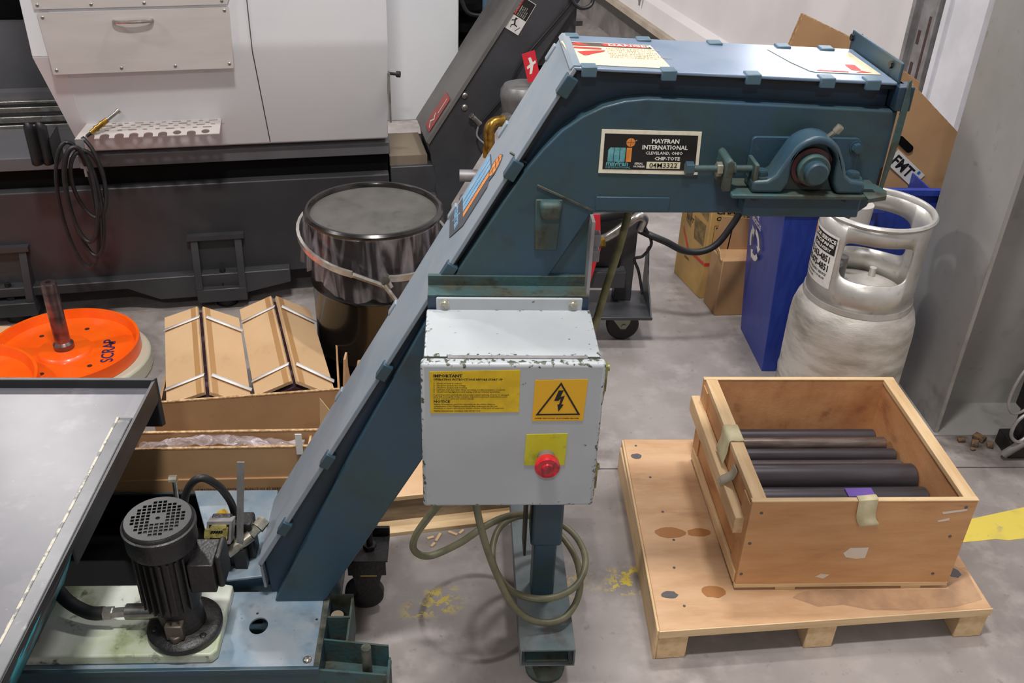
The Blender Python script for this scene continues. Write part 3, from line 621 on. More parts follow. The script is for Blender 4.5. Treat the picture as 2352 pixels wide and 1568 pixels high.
# end flange at the discharge
MB().box(.803, .809, 1.695, 1.95, 1.50, 1.558).build('end_flange', TEAL, tc, bevel=.002)
MB().prism([(.814, 1.530), (.818, 1.535), (.824, 1.49), (.823, 1.42), (.812, 1.30), (.808, 1.30)], 'y', 1.672, 1.678).build('end_side_flange', TEALG, tc)
MB().box(.80, .83, 1.675, 1.715, 1.475, 1.52).build('end_corner_plate', TEALD, tc, bevel=.002)
MB().box(.812, .818, 1.70, 1.95, 1.30, 1.52).build('end_gap_sheet', GASK, tc)  # black sheet stands in for the shaded gap at the discharge end
for (y_, z_) in ((1.735, 1.545), (1.94, 1.545)): MB().cyl((.798, y_, z_), (.822, y_, z_), .007, 6).build('bolt', BLACKM, tc)
# danger decals
def danger(x0, y0, x1, y1, torn, name_lab):
    W = x1 - x0; H = y1 - y0
    pl = [(x0, y0), (x1, y0), (x1 - (.012 if not torn else 0), y1), (x0 - .012, y1)] if not torn else [(x0 + .02, y0 + .004), (x0 + .03, y0 - .002), (x1, y0), (x1 - .004, y1), (x0 - .02, y1), (x0 + .0, y0 + H * .4)]
    dcl = fT.slab('warning_decal', CREAM, tc, [pl], .0004, .0012); dcl['label'] = name_lab
    if not torn:
        fT.flat('header', mat('dark_umber_ink', (84, 76, 70), rough=.7, spec=.2), dcl, [[(x0 + .005 - .01, y1 - .030), (x1 - .014, y1 - .030), (x1 - .016, y1 - .004), (x0 - .008, y1 - .004)]], .0016)
        fT.flat('oval', REDI, dcl, [rrect(x0 + W * .38, x1 - .022, y1 - .027, y1 - .007, .0095, 5)], .002)
        fT.flat('red_symbol', REDI, dcl, [[(x0 + .0, y1 - .027), (x0 + .042, y1 - .027), (x0 + .019, y1 - .006)], rrect(x0 + .008, x0 + .062, y1 - .052, y1 - .040, .005, 4), [(x0 + .012, y1 - .075), (x0 + .03, y1 - .068), (x0 + .05, y1 - .062), (x0 + .068, y1 - .058), (x0 + .062, y1 - .070), (x0 + .045, y1 - .082), (x0 + .03, y1 - .098), (x0 + .022, y1 - .10)]], .0018)
        fT.text('lettering', WHITEI, dcl, [('DANGER', x0 + W * .44, y1 - .0245, .019, 'LEFT', .02, 1.15)], .0026)
        fT.text('small_print', mat('tan_grey_ink', (150, 138, 118), rough=.4), dcl, [(s_, x0 + W * .40, y1 - .045 - i * .0125, .011, 'LEFT', 0, 1) for i, s_ in enumerate(('MOVING PARTS CAN', 'CRUSH AND CUT.', 'LOCK OUT POWER', 'BEFORE REMOVING', 'GUARDS OR REACHING', 'INTO CONVEYOR.'))], .002)
    else:
        fT.flat('red_symbol', REDI, dcl, [rrect(x1 - .05, x1 - .03, y0 + .02, y0 + .06, .004, 3), [(x1 - .05, y0 + .004), (x1 - .015, y0 + .006), (x1 - .03, y0 + .018)], [(x0 + .03, y0 + .004), (x1 - .06, y0 + .003), (x1 - .06, y0 + .010), (x0 + .04, y0 + .012)]], .0018)
danger(.007, .018, .183, .180, False, 'cream danger decal at the ridge end of the top cover')
danger(.43, .045, .585, .200, True, 'torn cream decal near the discharge end of the top cover')
# incline logo decal
lg = fI.slab('logo_decal', mat('decal_edge', (70, 74, 82), rough=.5), tc, [[(-.213, -.42), (-.213, -.285), (-.205, -.277), (-.137, -.277), (-.137, -.262), (-.125, -.242), (-.105, -.235), (-.085, -.25), (-.078, -.27), (-.085, -.29), (-.07, -.298), (-.07, -.395), (-.115, -.45), (-.213, -.45)]], .0004, .0018)
lg['label'] = 'pale blue and orange logo decal on the sloping cover'
fI.flat('blue_bar', CYAN, lg, [[(-.211, -.392), (-.211, -.287), (-.204, -.279), (-.182, -.279), (-.182, -.392)], [(-.179, -.392), (-.179, -.279), (-.157, -.279), (-.157, -.392)], [(-.154, -.392), (-.154, -.279), (-.132, -.279), (-.132, -.392)]], .0023)
fI.flat('orange_bar', ORGI, lg, [[(-.126, -.392), (-.126, -.287), (-.105, -.287), (-.105, -.392)]], .0023)
fI.flat('orange_disc', ORGI, lg, [circ(-.106, -.262, .024, 20)], .0023)
fI.flat('globe_line', INK, lg, [[(-.128, -.262), (-.084, -.262), (-.084, -.2605), (-.128, -.2605)], [(-.107, -.284), (-.1055, -.284), (-.1055, -.24), (-.107, -.24)], [(-.124, -.275), (-.088, -.275), (-.088, -.2735), (-.124, -.2735)], [(-.124, -.249), (-.088, -.249), (-.088, -.2475), (-.124, -.2475)]], .0027)
fI.text('lettering', CYAN, lg, [('mayfran', -.210, -.428, .034, 'LEFT', .03, .9)], .0023)
# nameplate on the head side
fS = Frame((0, 1.683, 0), (1, 0, 0), (0, 0, 1))
np_ = fS.slab('nameplate', mat('ivory_plate', (232, 226, 204), (216, 206, 176), 50, .5, .7, .4, dirt=[((120, 96, 60), 40, .68, .74, .6)]), tc, [[(.262, 1.345), (.452, 1.344), (.449, 1.428), (.262, 1.430)]], .0004, .0018)
fS.flat('black_field', mat('black_enamel_plate', (28, 27, 26), rough=.35), np_, [[(.269, 1.353), (.4455, 1.352), (.443, 1.421), (.268, 1.4225)]], .0022)
fS.flat('aqua_bar', AQUA, np_, [[(.277, 1.368), (.2875, 1.368), (.2875, 1.396), (.281, 1.396), (.277, 1.391)], [(.2885, 1.368), (.2985, 1.368), (.2985, 1.396), (.2885, 1.396)], [(.2995, 1.368), (.3095, 1.368), (.3095, 1.396), (.2995, 1.396)]], .0026)
fS.flat('orange_mark', ORGI, np_, [[(.3115, 1.368), (.3215, 1.368), (.3215, 1.396), (.3115, 1.396)], circ(.318, 1.406, .0085, 16)], .0026)
fS.flat('globe_line', INK, np_, [[(.3095, 1.4057), (.3265, 1.4057), (.3265, 1.4063), (.3095, 1.4063)], [(.3177, 1.398), (.3183, 1.398), (.3183, 1.4145), (.3177, 1.4145)]], .003)
fS.flat('serial_field', CREAM, np_, [[(.352, 1.3555), (.416, 1.3555), (.416, 1.369), (.352, 1.369)]], .0026)
fS.text('lettering', WHITEI, np_, [('MAYFRAN', .383, 1.4055, .0115, 'CENTER', .03, 1.0), ('INTERNATIONAL', .383, 1.3935, .0115, 'CENTER', .03, .96), ('CLEVELAND, OHIO', .383, 1.3835, .0082, 'CENTER', .02, 1), ('CHIP-TOTE', .390, 1.3725, .0095, 'CENTER', .03, 1), ('\u00ae', .3265, 1.408, .005), ('SERIAL', .345, 1.3635, .0055, 'RIGHT', .02), ('NUMBER', .349, 1.3575, .0055, 'RIGHT', .02)], .0028)
fS.text('logo_lettering', AQUA, np_, [('mayfran', .2745, 1.3605, .0135, 'LEFT', .03, .98), ('INTERNATIONAL', .2745, 1.3555, .0055, 'LEFT', .02, 1.1)], .0028)
fS.text('serial_lettering', INK, np_, [('04M3322', .384, 1.3577, .0135, 'CENTER', .01, 1.05)], .0032)
# stamped bar below
MB().box(.262, .405, 1.680, 1.686, 1.268, 1.297).build('stamped_bar', TEAL, tc, bevel=.0015)
# formed strap hook on the side
b = MB()
MB().prism([(.152, 1.292), (.196, 1.292), (.194, 1.255), (.156, 1.255)], 'y', 1.655, 1.685).build('hook_lug', TEALG, tc, bevel=.010, seg=3)
MB().prism([(.146, 1.29), (.198, 1.29), (.192, 1.183), (.148, 1.183)], 'y', 1.679, 1.686).build('hook_plate', TEALG, tc, bevel=.002)
# slotted take-up plate, bearing
MB().prism(rrect(.545, .752, 1.338, 1.422, .008), 'y', 1.676, 1.686).build('bearing_backplate', TEAL, tc, bevel=.001)
MB().prism([(.500, 1.330), (.500, 1.338), (.79, 1.338), (.79, 1.330)], 'y', 1.60, 1.686).build('bearing_shelf', TEALG, tc, bevel=.002)
MB().prism([(.75, 1.585), (.79, 1.60), (.80, 1.625), (.79, 1.66), (.75, 1.668)], 'z', 1.331, 1.339).build('shelf_end', TEALG, tc)
MB().box(.735, .775, 1.618, 1.632, 1.3385, 1.3395).build('shelf_slot', BLACKP, tc)
MB().box(.540, .765, 1.645, 1.684, 1.275, 1.332).build('shelf_rib', TEAL, tc, bevel=.003)
for x in (.553, .726): MB().cyl((x, 1.628, 1.318), (x, 1.628, 1.331), .009, 6).build('nut', BLACKM, tc)
arch = [(.537, 1.339), (.537, 1.362), (.563, 1.364), (.578, 1.374), (.588, 1.396)]
for k in range(11):
    a = R(160 - 14 * k); arch.append((.645 + .050 * math.cos(a), 1.398 + .050 * math.sin(a)))
arch += [(.702, 1.396), (.708, 1.376), (.720, 1.366), (.748, 1.362), (.748, 1.339), (.697, 1.339), (.688, 1.36), (.686, 1.39)] + [(.645 + .041 * math.cos(R(4 + 17.2 * k)), 1.392 + .041 * math.sin(R(4 + 17.2 * k))) for k in range(11)] + [(.604, 1.36), (.594, 1.339)]
br = MB().prism(arch, 'y', 1.606, 1.662).build('pillow_block', TEAL, tc, bevel=.006, seg=3)
MB().prism([(.597, 1.339), (.607, 1.36), (.606, 1.40), (.625, 1.428), (.645, 1.434), (.665, 1.428), (.684, 1.40), (.684, 1.36), (.694, 1.339)], 'y', 1.628, 1.660).build('bearing_housing', TEALG, br)
MB().lathe([(.037, -.018), (.037, .002), (.030, .004), (.028, 0), (.0, 0)], (.645, 1.622, 1.385), 32, (0, -1, 0)).build('bearing_seal', mat('red_grease', (84, 26, 30), (52, 24, 26), 40, .4, .6, .25), br)
MB().lathe([(.030, 0), (.030, .016), (.027, .019), (0, .019)], (.645, 1.620, 1.385), 28, (0, -1, 0)).build('inner_ring', TEALG, br)
MB().lathe([(.021, 0), (.021, .034), (.018, .037), (0, .037)], (.645, 1.620, 1.385), 28, (0, -1, 0)).build('shaft_end', TEAL, br)
hexbolt((.557, 1.63, 1.364), (0, 0, 1), .013, .011, 'mount_bolt', TEAL, br, 1.4); hexbolt((.730, 1.63, 1.362), (0, 0, 1), .013, .011, 'mount_bolt', TEAL, br, 1.4)
MB().cyl((.668, 1.63, 1.440), (.678, 1.625, 1.452), .005, 8).cyl((.678, 1.625, 1.452), (.684, 1.622, 1.463), .0075, 6).build('grease_nipple', ZINC, br)
for (x, z) in ((.745, 1.405),): hexbolt((x, 1.676, z), (0, -1, 0), .010, .012, 'bolt', TEAL, tc, 1.3)
# take-up screw and its lugs
MB().prism([(.484, 1.338), (.484, 1.395), (.492, 1.40), (.50, 1.395), (.50, 1.338)], 'y', 1.612, 1.684).build('takeup_lug', TEALG, tc, bevel=.003)
MB().prism([(.538, 1.338), (.538, 1.392), (.546, 1.392), (.546, 1.338)], 'y', 1.610, 1.665).build('takeup_lug', TEALG, tc, bevel=.002)
MB().cyl((.428, 1.632, 1.375), (.54, 1.632, 1.377), .0065, 12).build('takeup_screw', TEALG, tc)
MB().cyl((.415, 1.632, 1.375), (.429, 1.632, 1.375), .0135, 6).build('screw_head', TEAL, tc); MB().cyl((.472, 1.632, 1.375), (.482, 1.632, 1.375), .0135, 6).build('lock_nut', ZINC, tc)
MB().cyl((.500, 1.632, 1.376), (.507, 1.632, 1.376), .012, 6).build('lock_nut', TEALG, tc)
# bracket carrying the enclosure
MB().box(-.062, .258, 1.640, 1.690, 1.098, 1.103).box(-.062, .258, 1.680, 1.690, 1.098, 1.125).build('bracket_shelf', TEALG, tc, bevel=.001)
MB().box(-.062, .258, 1.640, 1.645, .78, 1.098).build('bracket_plate', TEALD, tc)
MB().box(.253, .259, 1.645, 1.70, .80, 1.26).build('bracket_side', GREYTRIM, tc)
for z in (1.15, 1.185): MB().box(.257, .285, 1.72, 1.745, z - .013, z + .013).build('cable_gland', GREYTRIM, tc, bevel=.002)
# leg
MB().box(.183, .262, 1.765, 1.845, .31, 1.10).build('upper_leg', TEAL, tc, bevel=.008, seg=3)
MB().box(.166, .172, 1.765, 1.83, .28, 1.10).build('leg_slot_strip', GASK, tc)
MB().box(.193, .252, 1.775, 1.835, .118, .33).build('lower_leg', TEAL, tc, bevel=.006, seg=3)
b = MB(); x0, x1, z0, z1, y0, y1 = .156, .294, .062, .120, 1.60, 2.20
b.box(x0, x1, y0, y1, z1 - .004, z1); b.box(x0, x1, y0, y1, z0, z0 + .004); b.box(x0, x0 + .004, y0, y1, z0 + .004, z1 - .004); b.box(x1 - .004, x1, y0, y1, z0 + .004, z1 - .004)
ft = b.build('foot_tube', mat('teal_paint_foot', (116, 122, 124), (92, 108, 112), 6, .4, .6, .5, dirt=[((80, 74, 66), 14, .56, .7, .7)]), tc)
for y_ in (1.645, 2.10):
    MB().cyl((.225, y_, .03), (.225, y_, .0615), .012, 12).lathe([(0, 0), (.05, 0), (.052, .012), (.04, .026), (.02, .032), (0, .032)], (.225, y_, 0), 24).build('levelling_foot', TEALG, ft)
MB().box(.17, .28, 1.606, 1.66, .067, .076).build('tube_dirt', TEALG, ft, bevel=.003)
# base tank
b = MB(); b.box(-1.9, -.318, 1.478, 1.484, .04, .208); b.box(-1.9, -.318, 2.09, 2.096, .04, .213); b.box(-.324, -.318, 1.484, 2.09, .04, .208); b.box(-1.9, -.318, 1.484, 2.09, .04, .046)
b.build('tank_wall', TEAL, tc)
MB().box(-1.9, -.735, 2.084, 2.089, .05, .212).build('inner_shade_liner', LBLACK, tc)  # black liner and floor: the tank's inner shade and oil as colour
plf = Frame((0, 0, .2105), (1, 0, 0), (0, 1, 0))
plate(plf, 'tank_cover', TEALBASE, tc, [(-1.9, 1.486), (-.330, 1.486), (-.334, 1.716), (-1.9, 1.716)], [circ(-.478, 1.607, .022, 24, .026), circ(-.488, 1.646, .0035, 8), circ(-.342, 1.625, .0035, 8)], .005)
MB().box(-.332, -.318, 1.484, 1.72, .205, .2135).build('cover_lip', EDGE, tc)
MB().box(-1.9, -.318, 1.476, 1.487, .196, .2135).build('front_lip', TEAL, tc, bevel=.002)
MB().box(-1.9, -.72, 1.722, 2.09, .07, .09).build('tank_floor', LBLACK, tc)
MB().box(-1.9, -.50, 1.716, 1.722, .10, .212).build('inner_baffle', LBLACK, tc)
dome((-.348, 1.503, .213), (0, 0, 1), .011, 'screw', STEEL, tc)
# flared side plate beside the incline foot
MB().prism([(-.735, 2.07), (-.505, 2.07), (-.47, 1.745), (-.573, 1.728), (-.60, 1.74)], 'z', .235, .243).build('side_wing', TEALBASE, tc, bevel=.002)
MB().prism([(-.60, 1.74), (-.573, 1.728), (-.47, 1.745), (-.47, 1.76), (-.573, 1.742)], 'z', .21, .235).build('wing_flange', TEALD, tc)
# corner angle brackets with jacking bolts on the right
b = MB(); b.box(-.318, -.262, 1.708, 1.713, .08, .206); b.box(-.267, -.262, 1.560, 1.708, .08, .20); b.box(-.318, -.264, 1.636, 1.641, .09, .206); b.box(-.318, -.264, 1.60, 1.70, .12, .125); b.build('upper_corner_bracket', TEALG, tc)
b = MB(); b.prism([(-.318, 1.572), (-.164, 1.550), (-.164, 1.545), (-.318, 1.567)], 'z', .10, .206); b.prism([(-.318, 1.484), (-.164, 1.466), (-.164, 1.461), (-.318, 1.478)], 'z', .04, .206); b.box(-.318, -.160, 1.47, 1.565, .128, .134); b.box(-.166, -.160, 1.46, 1.552, .04, .16); b.build('jacking_bracket', TEALG, tc)
MB().cyl((-.300, 1.672, .125), (-.300, 1.672, .165), .014, 16).cyl((-.300, 1.672, .165), (-.300, 1.672, .175), .016, 20).box(-.315, -.275, 1.655, 1.69, .125, .140).build('clamp_bolt', GREYWOOD, tc)
MB().cyl((-.210, 1.495, .134), (-.210, 1.495, .152), .020, 6).cyl((-.210, 1.495, .152), (-.210, 1.495, .262), .0115, 14).build('jacking_bolt', EDGE, tc)
# swivel caster behind the foot
MB().box(-.31, -.185, 1.83, 1.93, .198, .204).build('caster_plate', BLACKM, tc); MB().box(-.29, -.19, 1.826, 1.8299, .155, .206).build('caster_bracket', BLACKM, tc); MB().box(-.29, -.185, 1.926, 1.936, .204, .23).build('caster_bracket', BLACKM, tc, bevel=.002)
MB().cyl((-.235, 1.88, .204), (-.235, 1.88, .216), .018, 6).cyl((-.235, 1.88, .216), (-.235, 1.88, .30), .009, 12).build('caster_stud', BLACKM, tc)
MB().prism([(-.282, .155), (-.20, .155), (-.215, .10), (-.235, .045), (-.262, .045)], 'y', 1.835, 1.842).prism([(-.282, .155), (-.20, .155), (-.215, .10), (-.235, .045), (-.262, .045)], 'y', 1.893, 1.90).box(-.285, -.197, 1.835, 1.90, .15, .158).build('caster_fork', BRASS if False else BLACKM, tc)
MB().lathe([(0, 0), (.02, 0), (.022, .01), (.045, .012), (.053, .016), (.053, .034), (.045, .038), (.022, .04), (.02, .046), (0, .046)], (-.255, 1.89, .054), 28, (0, -1, 0)).build('caster_wheel', RUBBER, tc)
MB().cyl((-.258, 1.832, .150), (-.215, 1.832, .150), .004, 8).build('caster_rim_paint', mat('yellow_paint_chip', (170, 150, 60), rough=.5), tc)

# ================================================================== control enclosure
ce_ = thing('control_enclosure', 'pale grey electrical enclosure with yellow stickers mounted in front of the teal conveyor', 'enclosure', (.1, 1.55, .742))
MB().box(-.064, .262, 1.462, 1.636, .744, 1.074).build('body', edge_mat('body_enamel_chipped', .163, .165, .087), ce_, bevel=.004, seg=3)
dr = MB().box(-.069, .268, 1.428, 1.452, .742, 1.078).build('door', edge_mat('door_enamel_chipped', .1685, .168), ce_, bevel=.007, seg=4)
MB().box(-.062, .26, 1.452, 1.463, .747, 1.072).build('door_gasket', GASK, ce_)
MB().box(-.02, .235, 1.446, 1.456, 1.0765, 1.0795).build('drip_strip', GREYTRIM, ce_)
MB().box(-.045, .245, 1.632, 1.638, 1.07, 1.101).build('mounting_flange', GREYBOX, ce_, bevel=.003)
for x in (-.028, .226): 
    b = MB().cyl((x, 1.632, 1.088), (x, 1.630, 1.088), .010, 18); b.build('washer', ZINC, ce_); dome((x, 1.630, 1.088), (0, -1, 0), .007, 'screw', ZINC, ce_)
for z in (1.035, .80):
    MB().box(.266, .276, 1.455, 1.478, z - .035, z + .02).cyl((.262, 1.466, z + .012), (.280, 1.466, z + .012), .007, 10).box(.270, .274, 1.46, 1.475, z - .06, z - .03).build('latch', mat('olive_zinc', (150, 146, 96), (110, 106, 70), 40, .4, .6, .4, metal=.5), ce_)
MB().lathe([(0, 0), (.055, 0), (.055, .02), (.05, .03), (0, .03)], (.262, 1.60, .94), 32, (1, 0, 0)).build('disconnect_dial', GREYTRIM, ce_)
fD = Frame((0, 1.428, 0), (1, 0, 0), (0, 0, 1))
st1 = fD.slab('instruction_sticker', YEL, ce_, [[(-.052, .970), (.112, .973), (.111, 1.066), (-.053, 1.062)]], .0003, .0009)
T = [('IMPORTANT', -.046, 1.0505, .0085, 'LEFT', .04, 1.1), ('OPERATING INSTRUCTIONS BEFORE START UP', -.046, 1.0435, .0058, 'LEFT', .03, 1.02)]
for i, s_ in enumerate(('1.  Check oil level in reducer', '2.  Check for proper line voltage', '3.  Check for proper belt tracking', '4.  Lubricate belt and chain when operating conditions require or permit', '5.  Check bearing alignment and keying of all sprocketed assemblies')): T.append((s_, -.046, 1.0355 - i * .0046, .0043, 'LEFT', .02, 1.03))
for i, s_ in enumerate(('A good inspection periodically and prompt repair/replacing of worn or damaged', 'parts will prolong life of the conveyor. Supervisor/operator instructions noted', 'in your conveyor parts and service manual')): T.append((s_, -.046, 1.0105 - i * .0044, .0043, 'LEFT', .02, .99))
T.append(('NOTICE', -.046, .9945, .0075, 'LEFT', .04, 1.1))
for i, s_ in enumerate(('Mayfran International cannot be responsible for the misuse, abuse or', 'misapplication of the Mayfran material handling equipment, nor the user', 'alterations or repairs without prior written consent of this piece of equipment')): T.append((s_, -.046, .9895 - i * .0043, .0041, 'LEFT', .02, .99))
T.append(('Mayfran International, Cleveland, Ohio 44143 U.S.A.', -.046, .9745, .0041, 'LEFT', .02, 1))
fD.text('lettering', INK, st1, T, .0014)
st2 = fD.slab('shock_sticker', YELO, ce_, [[(.137, .952), (.233, .953), (.236, 1.046), (.139, 1.044)]], .0003, .0009)
def ringtri(a, c, d_, w_):
    cx = (a[0] + c[0] + d_[0]) / 3; cy = (a[1] + c[1] + d_[1]) / 3; P = [a, c, d_]; Q = [(cx + (p[0] - cx) * w_, cy + (p[1] - cy) * w_) for p in P]
    return [[P[i], P[(i + 1) % 3], Q[(i + 1) % 3], Q[i]] for i in range(3)]
fD.flat('triangle', INK, st2, ringtri((.143, .9655), (.227, .9665), (.187, 1.040), .86), .0014)
fD.flat('lightning_bolt', INK, st2, [[(.1835, 1.022), (.1925, 1.022), (.1875, 1.0075), (.176, .9985)], [(.176, .9985), (.1875, 1.0075), (.1955, 1.010), (.1835, .9985)], [(.1955, 1.010), (.1895, .990), (.1855, .990), (.1885, 1.0035)], [(.1825, .9905), (.1945, .9905), (.1855, .974)]], .0014)
fD.text('lettering', INK, st2, [('DANGER  HIGH VOLTAGE  USE AUTHORIZED PERSONNEL', .142, .9575, .0036, 'LEFT', .03, .88)], .0014)
lp = fD.slab('legend_plate', YELG, ce_, [[(.126, .847), (.205, .847), (.206, .923), (.128, .921)]], .0003, .0012)
eb = MB().lathe([(.017, 0), (.017, .014), (.020, .018), (.0, .018)], (.168, 1.427, .868), 28, (0, -1, 0)).build('stop_button_collar', mat('grey_collar', (120, 110, 104), rough=.5), ce_)
MB().lathe([(.016, .014), (.0235, .022), (.0245, .034), (.0215, .038), (.019, .0365), (.012, .037), (.010, .040), (0, .041)], (.168, 1.427, .868), 36, (0, -1, 0)).build('stop_button', REDP, ce_)

# conduit from the head down to the enclosure and the flexible cable
cb = MB().tube([(.351, 1.80, 1.262), (.351, 1.80, 1.22), (.337, 1.79, 1.14), (.315, 1.77, 1.06), (.292, 1.74, .98), (.27, 1.72, .93)], .0085, 10).build('head_conduit', mat('mossy_conduit', (112, 108, 72), (84, 82, 46), 18, .4, .6, .5)); tag(cb, 'mossy olive conduit dropping from the discharge head to behind the enclosure', 'conduit')
cpts = [(.02, 1.60, .745), (.012, 1.60, .70), (-.02, 1.62, .62), (-.065, 1.64, .53), (-.10, 1.67, .44), (-.105, 1.68, .385), (-.07, 1.68, .365), (.0, 1.71, .375), (.06, 1.75, .39), (.115, 1.82, .36), (.17, 1.90, .30), (.235, 1.945, .255), (.31, 1.90, .23), (.335, 1.81, .22), (.30, 1.73, .205), (.22, 1.69, .205), (.135, 1.715, .21), (.09, 1.80, .23), (.11, 1.90, .25), (.18, 1.96, .24), (.26, 1.96, .20), (.318, 1.87, .17), (.318, 1.76, .155), (.27, 1.68, .145), (.20, 1.665, .15), (.14, 1.67, .20), (.09, 1.665, .33), (.055, 1.64, .48), (.035, 1.62, .62), (.03, 1.60, .745)]
cbl = MB().tube(cpts, .0088, 10).build('power_cable', CABLE); tag(cbl, 'olive grey cable coiled round the teal support leg below the enclosure', 'cable')

# ================================================================== coolant pump on its white plate
cp = thing('coolant_pump', 'black finned upright coolant pump motor on an oily white plate', 'pump', (-.65, 1.585, .213))
MB().prism([(-1.03, 1.497), (-.563, 1.497), (-.552, 1.512), (-.556, 1.712), (-.575, 1.716), (-1.03, 1.716)], 'z', .2135, .243).build('mounting_plate', OILW, cp, bevel=.005, seg=3)
PX, PY = -.652, 1.585
MB().lathe([(0, .243), (.082, .243), (.085, .250), (.085, .262), (.078, .268), (.046, .270), (.046, .283), (0, .283)], (PX + .015, PY - .01, 0), 40).build('base_flange', BLACKM, cp, bevel=0)
MB().cyl((PX + .015, PY - .01, .262), (PX, PY, .345), .050, 24).build('pump_neck', BLACKM, cp)
MB().box(PX - .01, PX + .03, PY - .072, PY - .035, .272, .315).cyl((PX + .01, PY - .066, .268), (PX + .01, PY - .066, .285), .014, 12).build('neck_port', mat('brownish_metal', (96, 88, 80), rough=.4, metal=.5), cp, bevel=.003)
for a in (200, 320, 80): dome((PX + .015 + .068 * math.cos(R(a)), PY - .01 + .068 * math.sin(R(a)), .265), (0, 0, 1), .010, 'flange_bolt', BLACKM, cp)
MB().cyl((PX, PY, .335), (PX, PY, .51), .060, 36).build('stator', BLACKM, cp)
for k in range(26):
    a = 2 * PI * k / 26
    if -35 < ((math.degrees(a) + 180) % 360 - 180) < 15: continue
    MB().box(.056, .071, -.0022, .0022, .345, .50, Matrix.Translation((PX, PY, 0)) @ Matrix.Rotation(a, 4, 'Z')).build('fin', BLACKM, cp)
MB().lathe([(.0, .505), (.072, .505), (.076, .512), (.076, .553), (.079, .556), (.079, .565), (.075, .567), (.074, .572), (.070, .576), (.066, .5762)], (PX, PY, 0), 48).build('fan_cowl', BLACKM, cp)
gh = []
for i in range(-5, 6):
    for j in range(-5, 6):
        if abs(i) <= 1 and abs(j) <= 1: continue
        x, y = i * .0105, j * .0105
        if math.hypot(x, y) < .056: gh.append([(x - .0039, y - .0039), (x + .0039, y - .0039), (x + .0039, y + .0039), (x - .0039, y + .0039)])
gh.append(circ(0, 0, .005, 12))
plate(Frame((PX, PY, .5755), (math.cos(.15), math.sin(.15), 0), (-math.sin(.15), math.cos(.15), 0)), 'fan_grille', BLACKP, cp, circ(0, 0, .0705, 48), gh, .003)
MB().cyl((PX, PY, .545), (PX, PY, .55), .068, 24).build('fan_disc', mat('grey_fan', (70, 68, 66), rough=.6), cp)
MB().box(-.598, -.540, 1.545, 1.632, .390, .472).build('terminal_box', BLACKM, cp, bevel=.003)
MB().box(-.540, -.525, 1.558, 1.628, .392, .484).build('terminal_cover', BLACKM, cp, bevel=.005)
MB().cyl((-.768, 1.585, .290), (-.69, 1.583, .293), .019, 16).cyl((-.80, 1.585, .287), (-.768, 1.585, .290), .013, 6).cyl((-.82, 1.585, .286), (-.80, 1.585, .287), .017, 6).build('outlet_fitting', STEEL, cp)
MB().tube([(-.82, 1.585, .286), (-.86, 1.59, .285), (-.92, 1.62, .30), (-.98, 1.68, .33), (-1.0, 1.72, .36)], .016, 12).build('outlet_hose', RUBBER, cp)
MB().tube([(-.655, 1.72, .40), (-.652, 1.745, .468), (-.632, 1.75, .525), (-.600, 1.75, .552), (-.574, 1.77, .515), (-.566, 1.80, .46), (-.562, 1.825, .40), (-.560, 1.83, .34)], .0095, 12).build('flexible_conduit', RUBBER, cp)
# electrical plug connector beside the pump
pc = thing('plug_connector', 'open rectangular brass multi-pin plug connector beside the pump motor', 'connector', (-.575, 1.80, .243))
fP = Frame((-.614, 1.745, .352), (1, .0, .0), (.10, .35, .93))
b = MB(); fP.slab('connector_shell', GREYTRIM, pc, [rrect(0, .060, 0, .008, .002), rrect(0, .060, .050, .058, .002), rrect(0, .006, .008, .050, .002), rrect(.054, .060, .008, .050, .002)], -.03, .008)
fP.slab('connector_back', BLACKP, pc, [rrect(.004, .056, .004, .054, .003)], -.034, -.02)
fP.slab('contact_insert', mat('brass_insert', (190, 180, 110), (140, 130, 70), 60, .4, .6, .4, metal=.3), pc, [rrect(.010, .050, .006, .014, .002), rrect(.010, .048, .036, .050, .004), rrect(-.004, .012, .016, .040, .004), rrect(.040, .052, .012, .042, .003), rrect(.012, .040, .018, .028, .003)], -.02, .012)
fP.slab('contact_pin', STEEL, pc, [circ(.012 + i * .006, .033, .0018, 8) for i in range(5)], -.01, .014)
MB().box(-.560, -.515, 1.80, 1.85, .243, .36).build('connector_housing', BLACKM, pc, bevel=.006)
MB().box(-.605, -.555, 1.775, 1.80, .243, .40).build('connector_arm', BLACKM, pc, bevel=.005)
MB().cyl((-.575, 1.765, .30), (-.520, 1.80, .325), .016, 14).cyl((-.52, 1.80, .325), (-.505, 1.815, .335), .013, 6).cyl((-.505, 1.815, .335), (-.49, 1.835, .345), .017, 6).build('cable_gland', ZINC, pc)
lv = thing('yellow_lever', 'short yellow handled lever behind the pump motor', 'lever', (-.61, 1.85, .243))
MB().cyl((-.625, 1.83, .243), (-.605, 1.85, .345), .010, 10).cyl((-.605, 1.85, .345), (-.59, 1.85, .355), .012, 10).build('grip', mat('grubby_yellow', (190, 150, 40), (90, 76, 40), 30, .45, .6, .5), lv)
sb = MB().prism([(-.553, .30), (-.537, .30), (-.502, .58), (-.519, .58)], 'y', 1.772, 1.7745).build('flat_steel_strip', GREYTRIM); tag(sb, 'thin upright flat steel strip behind the brass plug connector', 'strip')
MB().box(-.56, -.53, 1.765, 1.785, .243, .302).build('strip_foot', BLACKM, sb)
hk = thing('threaded_hook', 'small zinc hooked rod and nut above the pump motor', 'rod', (-.72, 1.9, .09))
MB().tube([(-.735, 1.95, .09), (-.735, 1.93, .30), (-.72, 1.90, .42)], .006, 8, sub=2).cyl((-.732, 1.90, .425), (-.712, 1.90, .425), .010, 8).build('hook_rod', ZINC, hk)

